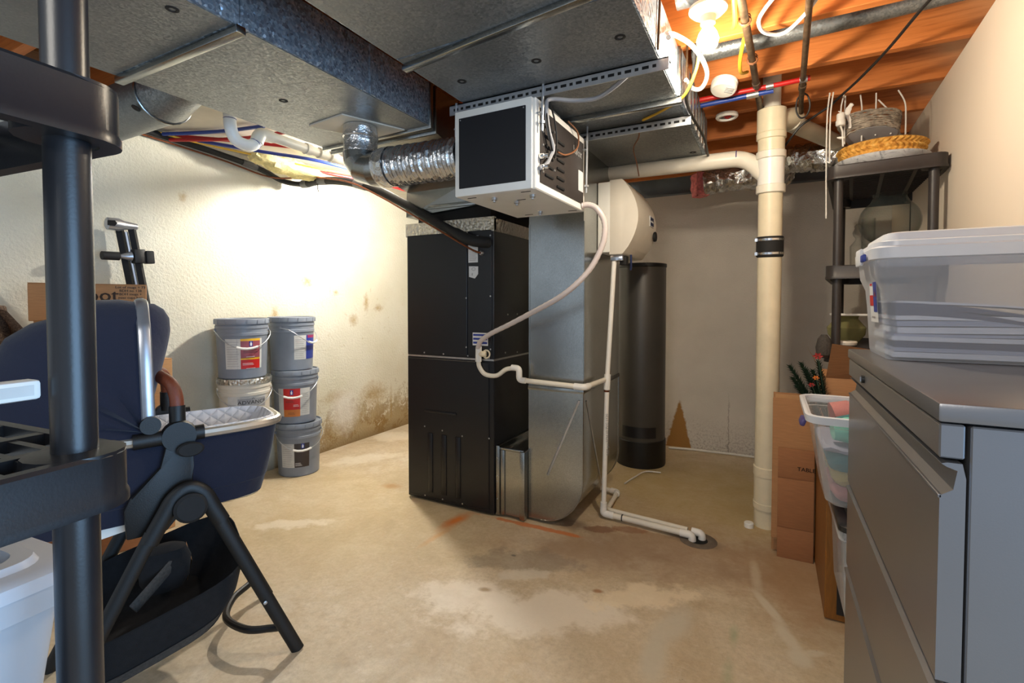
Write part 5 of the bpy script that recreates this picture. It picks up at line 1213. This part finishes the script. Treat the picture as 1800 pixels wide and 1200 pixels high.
rings += [[(dc[0]+.158*cos(2*pi*i/n1), dc[1]+.158*sin(2*pi*i/n1), 1.952) for i in range(n1)], [(dc[0]+.14*cos(2*pi*i/n1), dc[1]+.14*sin(2*pi*i/n1), 1.886) for i in range(n1)]]
g = G(); g.loft(rings, True, True); g.out('woven_wall', M['straw'], ST, 80)
WB = thing('wicker_basket', (.42, 2.93, 1.95), 'small grey wicker basket with loop handle tipped in straw tray', 'basket')
MW = Matrix.Translation((.415, 2.875, 1.992)) @ Matrix.Rotation(radians(10), 4, 'Z') @ Matrix.Rotation(radians(-24), 4, 'X')
g = G(); g.loft([[tuple(MW @ Vector((.105*cos(2*pi*k/32), .062*sin(2*pi*k/32), z))) for k in range(32)] for z in (.0, .004)], True, True); g.out('base', M['label_grey'], WB)
random.seed(5); g = G()
for j in range(13):
    t = j/12
    P = []
    for k in range(36):
        a = 2*pi*k/36; lift = 1-.35*(abs(sin(a)) < .5)*t
        P.append(tuple(MW @ Vector(((.108+.02*t+random.uniform(-.003, .003))*cos(a), (.066+.025*t+random.uniform(-.003, .003))*sin(a), .004+.075*t+random.uniform(-.003, .003)+.02*t*cos(a)**2))))
    g.tube(P, .0042, 5, closed=True)
ww = g.out('woven_wall', M['wicker_grey'], WB); ww['kind'] = 'stuff'
for sgn, nm_ in ((-1, 'near'),):
    g = G(); g.tube(smooth([MW @ Vector(p) for p in ((-.085, .075, .085), (-.075, .085, .135), (-.03, .09, .165), (.015, .09, .15), (.035, .088, .085))], 5), .006, 7); g.out('loop_handle', M['wicker_grey'], WB)
# white wires and ornament by the top shelf
def wwire(pts, label, r=.0032):
    g = G(); g.tube(smooth(pts, 6), r, 6); return g.out('white_wire', M['white_cable'], label=label, category='wire', group='white wires above the shelf')
LW = lambda px, d: None
wwire([(.236, 2.765, 2.19), (.228, 2.765, 2.10), (.226, 2.765, 1.98), (.227, 2.765, 1.80), (.23, 2.765, 1.60)], 'outer of the two white wires hanging past the shelf corner')
wwire([(.25, 2.765, 2.19), (.241, 2.768, 2.10), (.239, 2.768, 1.98), (.240, 2.768, 1.86)], 'inner of the two white wires hanging past the shelf corner')
for (x, y, za, zb_, bend, lab) in ((.305, 2.84, 1.96, 2.19, .0, 'straight white wire nearest the bird-shaped hook'), (.375, 2.86, 1.97, 2.19, -.008, 'slightly slanted white wire behind the basket handle'), (.43, 2.87, 1.99, 2.19, .0, 'upright white wire right behind the loop handle'), (.49, 2.88, 1.99, 2.16, -.05, 'bent white wire curving over behind the basket'), (.545, 2.88, 1.98, 2.19, -.03, 'outermost curved white wire near cream wall')):
    wwire([(x, y, za), (x, y, za+.08), (x+bend*.15, y, zb_-.06), (x+bend, y, zb_)], lab)
OR = thing('hook_ornament', (.29, 2.81, 1.95), 'white hanging ornament with spool body and bird-shaped hook', 'ornament')
g = G(); g.lathe([(0, 2.035), (.016, 2.035), (.02, 2.04), (.02, 2.058), (.017, 2.06), (.017, 2.088), (.015, 2.092), (0, 2.092)], (.283, 2.79, 0), 18); g.out('spool', M['porcelain'], OR)
g = G(); g.tube([(.283, 2.79, 2.09), (.285, 2.795, 2.13), (.297, 2.80, 2.195)], .003, 6); g.tube([(.283, 2.79, 2.036), (.292, 2.80, 2.01), (.295, 2.80, 1.94)], .004, 6); g.out('cord', M['white_cable'], OR)
g = G(); g.tube(smooth([(.325, 2.83, 2.03), (.322, 2.83, 2.07), (.313, 2.83, 2.10), (.322, 2.83, 2.13), (.334, 2.83, 2.145)], 4), [.006]*4+[.008]*4+[.012]*4+[.009]*4+[.003], 8, flat=.4); g.out('bird', M['porcelain'], OR)
g = G(); g.tube([(.313, 2.83, 2.10), (.29, 2.825, 2.108), (.276, 2.82, 2.115)], [.006, .004, .003], 6); g.out('branch', M['porcelain'], OR)
g = G(); g.tube([(.27, 2.80, 1.985), (.285, 2.80, 1.982), (.30, 2.80, 1.98)], [.002, .007, .003], 6); g.out('leaf', M['porcelain'], OR)
# glassware on the middle tier
zt = 1.374
BW = thing('fish_bowl', (.50, 2.93, zt), 'round clear glass bowl on stem, on the middle tier', 'glassware')
g = G(); pr = [(0, zt), (.06, zt), (.06, zt+.006), (.012, zt+.012), (.012, zt+.09), (.04, zt+.10)]
out_ = [(.124*sin(radians(a)), zt+.215-.115*cos(radians(a))) for a in range(24, 150, 9)]
g.lathe(pr+out_+[(.066, zt+.33), (.069, zt+.345), (.066, zt+.345), (.062, zt+.33)]+[(r-.003 if r > .02 else r, z) for r, z in reversed(out_)]+[(.0, zt+.106)], (.50, 2.93, 0), 40); g.out('bowl', M['glass'], BW)
DC = thing('crystal_decanter', (.36, 2.87, zt), 'faceted crystal decanter stopper beside the round glass bowl', 'glassware')
g = G(); g.lathe([(0, zt), (.032, zt), (.034, zt+.10), (.012, zt+.13), (.012, zt+.14), (.02, zt+.15), (.024, zt+.165), (.017, zt+.18), (.014, zt+.187), (.017, zt+.195), (.008, zt+.208), (0, zt+.21)], (.375, 2.90, 0), 10); g.out('decanter', M['glass'], DC)
GV = thing('glass_cylinder', (.425, 2.96, zt), 'tall slender clear glass cylinder behind crystal decanter', 'glassware')
g = G(); g.lathe([(0, zt), (.03, zt), (.03, zt+.25), (.027, zt+.25), (.027, zt+.006), (0, zt+.006)], (.435, 3.04, 0), 24); g.out('cylinder', M['glass'], GV)
# lower tier
z3 = .987
OV = thing('olive_vase', (.33, 2.92, z3), 'squat olive-green glass vase on the lower tier', 'glassware')
g = G(); g.lathe([(0, z3), (.045, z3), (.08, z3+.05), (.085, z3+.085), (.05, z3+.13), (.055, z3+.145), (.05, z3+.145), (.044, z3+.13), (.078, z3+.085), (.04, z3+.01), (0, z3+.01)], (.345, 3.0, 0), 28); g.out('vase', M['olive_glass'], OV)
g = G(); g.lathe([(0, z3), (.02, z3), (.04, z3+.012), (.043, z3+.024), (.04, z3+.03), (0, z3+.028)], (.325, 2.80, 0), 24); g.out('cream_dish', M['ivory_plastic'], label='small rounded cream dish on the lower tier', category='dish')
g = G(); g.box(.27, .45, 2.9, 2.99, z3+.147, z3+.158, b=.004); g.out('white_board', M['white_plastic'], label='thin white board lying across the olive vase', category='board')
g = G(); g.loft([[(.225+r*cos(2*pi*k/16), 2.70+r*.8*sin(2*pi*k/16), z) for k in range(16)] for z, r in ((.94, .012), (.955, .03), (.99, .034), (1.03, .026), (1.05, .012))], True, True); g.out('cloth_bag', M['mesh_fabric'], label='small brown cloth bag hanging at the lower tier corner', category='bag')

# ================================================================== under the joists
def bullet(name, loc, r, label):
    t = thing(name, loc, label, 'alarm'); return t
SM = thing('smoke_detector', (-.195, 2.445, 2.14), 'round white smoke alarm on the joist beside the lamp', 'alarm')
MS = Matrix.Translation((-.195, 2.425, 2.195)) @ Matrix.Rotation(radians(-14), 4, 'X') @ Matrix.Rotation(radians(8), 4, 'Y')
g = G(); g.lathe([(0, 0), (.056, 0), (.057, -.01), (.054, -.013)], n=32, M=MS); g.out('mount', M['porcelain'], SM)
g = G(); g.lathe([(.056, -.014), (.056, -.034), (.05, -.043), (0, -.046)], n=32, M=MS); bd = g.out('cover', M['porcelain'], SM)
for k in range(4):
    g = G(); g.box(.005, .04, -.03+k*.01, -.027+k*.01, -.047, -.0445, M=MS @ Matrix.Rotation(.4, 4, 'Z')); g.out('sound_slot', M['label_grey'], bd)
RG = thing('alarm_mount', (-.22, 2.86, 2.17), 'empty white ring mount on the second joist', 'alarm mount')
g = G(); MR = Matrix.Translation((-.217, 2.85, 2.198)); g.lathe([(.036, 0), (.054, 0), (.056, -.014), (.05, -.02), (.04, -.02), (.036, -.012)], n=30, M=MR); g.out('ring', M['porcelain'], RG)
g = G(); g.lathe([(0, -.002), (.036, -.002)], n=20, M=MR); g.out('wire_nest', M['label_dark'], RG)
g = G(); g.tube(smooth([MR @ Vector(p) for p in ((-.02, 0, -.005), (0, .015, -.014), (.02, 0, -.012), (.0, -.016, -.014), (-.012, .004, -.01))], 5), .003, 6); g.out('loose_wire', M['red'], RG)
def pipe(name, pts, r, m_, label, cat='pipe', n=12, couplings=(), cm=None):
    t = thing(name, pts[0], label, cat); g = G(); g.tube(pts, r, n); g.out('tube', m_, t)
    for (a, b_, rr_) in couplings:
        g = G(); g.tube([a, b_], rr_, n); g.out('coupling', cm or m_, t)
    return t
A = lambda x, y: Vector((x*1.045, y*1.045, 2.172))
pipe('gas_pipe', [A(-.11, 1.2), A(-.091, 1.68), A(-.076, 2.035), A(-.057, 2.59), A(-.038, 3.2)], .0135, M['iron'], 'old iron gas pipe running under the joists near the lamp', couplings=((A(-.052, 2.75), A(-.049, 2.84), .018), (A(-.066, 2.33), A(-.064, 2.37), .017)))
pipe('gas_pipe', [A(.088, 1.5), A(.097, 1.9), A(.109, 2.42), A(.114, 2.66), Vector((.124, 2.86, 2.15))], .0115, M['iron'], 'rusty iron pipe under the joists right of the stack', couplings=((A(.110, 2.45), A(.1105, 2.49), .016),))
pipe('round_duct', [(-.31, 2.25, 2.262), (.2, 2.25, 2.27), (.70, 2.245, 2.285)], .036, M['galv'], 'slim blue-grey galvanised round duct in the joist bay', 'duct')
pipe('round_duct', [(-.31, 1.84, 2.29), (.1, 1.84, 2.29)], .045, M['galv'], 'short silver round duct above the lamp holder', 'duct')
pipe('water_pipe', [(-.31, 2.50, 2.165), (.02, 2.50, 2.17), (.14, 2.5, 2.174)], .011, M['red'], 'red water pipe under the joists by the smoke alarm', couplings=(((-.03, 2.50, 2.169), (.0, 2.50, 2.17), .014), ((.10, 2.5, 2.172), (.13, 2.5, 2.173), .014)), cm=M['screw'])
pipe('water_pipe', [(-.31, 2.535, 2.15), (-.12, 2.53, 2.155), (.0, 2.53, 2.158)], .011, M['blue'], 'blue water pipe ending in a valve behind the smoke alarm', couplings=(((-.11, 2.53, 2.155), (-.06, 2.53, 2.157), .015),), cm=M['screw'])
wire('black_cable', [(.47, 1.98, 2.19), (.43, 2.13, 2.18), (.387, 2.367, 2.175), (.33, 2.60, 2.17), (.27, 2.79, 2.165), (.243, 2.80, 2.143), (.174, 2.80, 2.10), (.12, 2.80, 2.065), (.08, 2.82, 2.02), (.05, 2.87, 1.99)], .0055, M['black_cable'], 'long black cable sagging under the joists to the stack')
wire('cable_loop', [(.127, 2.70, 2.19), (.102, 2.72, 2.17), (.098, 2.73, 2.12), (.115, 2.735, 2.085), (.14, 2.735, 2.09), (.154, 2.73, 2.13), (.145, 2.72, 2.175), (.127, 2.71, 2.19), (.118, 2.70, 2.205)], .004, M['black_cable'], 'small black cable loop under the rusty pipe')
wire('white_cable', [(.02, 1.78, 2.19), (-.028, 1.84, 2.17), (-.048, 1.90, 2.162), (-.03, 1.98, 2.16), (.03, 2.02, 2.162), (.09, 1.94, 2.17), (.125, 1.86, 2.18), (.16, 1.80, 2.195)], .0065, M['white_cable'], 'white cable loop hanging between the two iron pipes')
wire('white_cable', [(-.30, 1.64, 2.05), (-.315, 1.69, 2.09), (-.30, 1.76, 2.115), (-.26, 1.84, 2.11), (-.232, 1.93, 2.09), (-.225, 2.02, 2.07), (-.25, 2.07, 2.045), (-.28, 2.05, 2.04), (-.30, 2.0, 2.06)], .008, M['white_cable'], 'thick white cable arching beside the lit bulb')
wire('yellow_cable', [(-.215, 1.80, 2.19), (-.23, 1.86, 2.12), (-.25, 1.92, 2.06), (-.29, 1.98, 2.01), (-.33, 2.02, 1.992), (-.42, 2.1, 1.99), (-.5, 2.16, 1.992)], .0055, M['yellow'], 'yellow cable dropping from the lamp to the duct underside')
wire('yellow_cable', [(-.115, 1.72, 2.19), (-.118, 1.85, 2.165), (-.13, 1.95, 2.19)], .009, M['yellow'], 'thick yellow cable bend close to the iron gas pipe')
wire('yellow_cable', [(-.10, 2.05, 2.19), (-.118, 2.15, 2.16), (-.12, 2.25, 2.15), (-.10, 2.34, 2.185)], .007, M['yellow'], 'yellow cable tail curling under the second joist bay')
wire('black_cable', [(-.255, 1.9, 2.14), (-.27, 1.98, 2.05), (-.30, 2.02, 1.995), (-.304, 2.2, 1.99), (-.292, 2.5, 1.99), (-.302, 2.78, 1.985), (-.31, 2.86, 1.99)], .006, M['black_cable'], 'black cable lying along the lower edge of central duct')
wire('thermostat_wire', [(-.54, 2.24, 1.995), (-.55, 2.30, 1.97), (-.60, 2.40, 1.95), (-.62, 2.55, 1.92), (-.625, 2.62, 1.87)], .003, M['brown_wire'], 'thin brown wire hanging below the central duct')
for (x, y, l_) in ((-.325, 1.60, 'near'), (-.30, 2.0, 'far')):
    g = G(); g.tube([(x, y, 2.0), (x+.002, y+.02, 2.2)], .004, 7); g.out('hanger_wire', M['iron'], label='dark hanger rod at the %s end of the duct side' % l_, category='rod')
for (x, y, k) in ((-.045, 1.86, 0), (-.05, 2.12, 1)):
    g = G(); c = A(-.086, 1.80) if k == 0 else A(-.073, 2.10)
    for j in range(3): g.tube([c+Vector((.019*cos(a*.7+j), .008*(j-1)+.004*a*.3, .019*sin(a*.7+j))) for a in range(10)], .002, 5)
    o = g.out('twine', M['brown_wire'], label='twine tied round the iron gas pipe, %s knot' % ('nearer' if k == 0 else 'farther'), category='twine')
# foil-wrapped flexible ducts along the back wall
def foil_duct(pts, r, label, n=20, amp=.012, seed=1):
    random.seed(seed); P = smooth(pts, 10); g = G(); rings = []
    for i, p in enumerate(P):
        t = (P[min(i+1, len(P)-1)]-P[max(i-1, 0)]).normalized(); s1 = t.cross(Vector((0, 0, 1))).normalized(); s2 = s1.cross(t)
        rings.append([p+(s1*cos(2*pi*k/n)+s2*sin(2*pi*k/n))*(r+random.uniform(-amp, amp)) for k in range(n)])
    g.loft(rings, True, True); return g.out('foil_duct', M['foil'], label=label, category='duct')
foil_duct([(-.44, 3.78, 2.06), (-.25, 3.80, 2.075), (-.02, 3.82, 2.08), (.08, 3.9, 2.10)], .085, 'crinkled foil-wrapped duct left of the stack pipe', seed=2)
foil_duct([(.06, 3.70, 2.13), (.14, 3.62, 2.115), (.24, 3.55, 2.09), (.40, 3.52, 2.07)], .08, 'crinkled foil-wrapped duct right of the stack pipe', seed=3)
foil_duct([(.40, 3.78, 2.08), (.50, 3.62, 2.09), (.58, 3.4, 2.10)], .07, 'crinkled foil wrap high behind the wicker basket', seed=4)
g = G(); random.seed(9); g.loft([[(-.46+.03*sin(k*1.1)+(.05+random.uniform(-.012, .012))*cos(2*pi*k/12), 3.755+.05*sin(2*pi*k/12), z+random.uniform(-.008, .008)) for k in range(12)] for z in (1.965, 1.99, 2.03, 2.07, 2.11, 2.13)], True, True)
g.out('pink_insulation', M['pink'], label='pink fibreglass tuft hanging from the foil duct end', category='insulation')
# ================================================================== services along the top of the left wall
TR = thing('drain_trap', (-2.27, 1.6, 2.0), 'white plastic trap bend hanging beside the wide duct', 'pipe')
g = G(); g.tube(smooth([(-2.26, 1.43, 2.18), (-2.262, 1.43, 2.08), (-2.262, 1.435, 2.02), (-2.262, 1.46, 1.975), (-2.262, 1.51, 1.965), (-2.262, 1.545, 1.975), (-2.26, 1.565, 2.0)], 6), .028, 16); g.out('bend', M['pvc_bright'], TR)
g = G(); g.tube(arcpts([(-2.26, 1.563, 1.99), (-2.26, 1.58, 2.042), (-2.265, 1.65, 2.045)], .03), .031, 16); g.out('elbow', M['pvc'], TR)
g = G(); g.tube([(-2.262, 1.64, 2.045), (-2.29, 2.2, 2.05), (-2.31, 2.42, 2.052)], .025, 16); g.out('arm', M['pvc'], TR)
for y in (1.86, 1.95, 2.03): 
    g = G(); g.tube([(-2.272, y, 2.047), (-2.274, y+.035, 2.047)], .031, 16); g.out('hub', M['pvc'], TR)
for (p, q_) in (((-2.262, 1.431, 2.065), (-2.262, 1.431, 2.062)), ((-2.261, 1.556, 1.985), (-2.261, 1.558, 1.988))):
    g = G(); g.tube([p, q_], .029, 16); g.out('primer_line', M['purple'], TR)
k = 0
for (pts, mk, lab) in (
    ([(-3.12, 1.55, 2.165), (-2.8, 1.7, 2.175), (-2.45, 1.74, 2.16)], 'blue', 'blue water pipe slanting from wall to behind the white trap'),
    ([(-3.10, 1.60, 2.145), (-2.75, 1.78, 2.15), (-2.35, 1.8, 2.13)], 'red', 'red water pipe slanting just below the blue one'),
    ([(-3.10, 1.62, 2.175), (-2.75, 1.85, 2.15), (-2.45, 2.1, 2.12), (-2.4, 2.6, 2.12), (-2.42, 3.0, 2.12)], 'red', 'long red water pipe running beside the trap arm'),
    ([(-3.08, 1.66, 2.17), (-2.75, 1.95, 2.12), (-2.55, 2.2, 2.10), (-2.5, 2.7, 2.10), (-2.5, 3.1, 2.10)], 'blue', 'long blue water pipe running along the left wall'),
    ([(-2.95, 2.1, 2.13), (-2.75, 2.4, 2.10), (-2.62, 2.8, 2.10), (-2.6, 3.3, 2.10)], 'red', 'lower red water pipe over the yellow insulation'),
    ([(-2.45, 2.9, 2.06), (-2.3, 3.25, 2.07), (-2.1, 3.7, 2.08)], 'blue', 'short blue water pipe near the silver flexible elbow')):
    pipe('water_pipe', smooth(pts, 5), .0105, M[mk], lab)
wire('yellow_cable', [(-3.12, 1.32, 2.18), (-3.10, 1.55, 2.17), (-3.0, 1.75, 2.145), (-2.85, 2.0, 2.12), (-2.7, 2.3, 2.10), (-2.62, 2.6, 2.11)], .006, M['yellow'], 'yellow cable along the top of left wall', sm=6)
g = G(); random.seed(21); P = smooth([(-2.86, 1.95, 2.115), (-2.84, 2.12, 2.10), (-2.82, 2.3, 2.085), (-2.80, 2.5, 2.085)], 6); n = 14; rings = []
for i, p in enumerate(P):
    q = .035+.035*sin(pi*i/(len(P)-1))
    rings.append([p+Vector((cos(2*pi*j/n)*(q*1.3+random.uniform(-.014, .014)), 0, sin(2*pi*j/n)*(q*.75+random.uniform(-.014, .014)))) for j in range(n)])
g.loft(rings, True, True); g.out('yellow_insulation', M['yellow_wool'], label='torn yellow fibreglass tuft beneath the red and blue pipes', category='insulation')
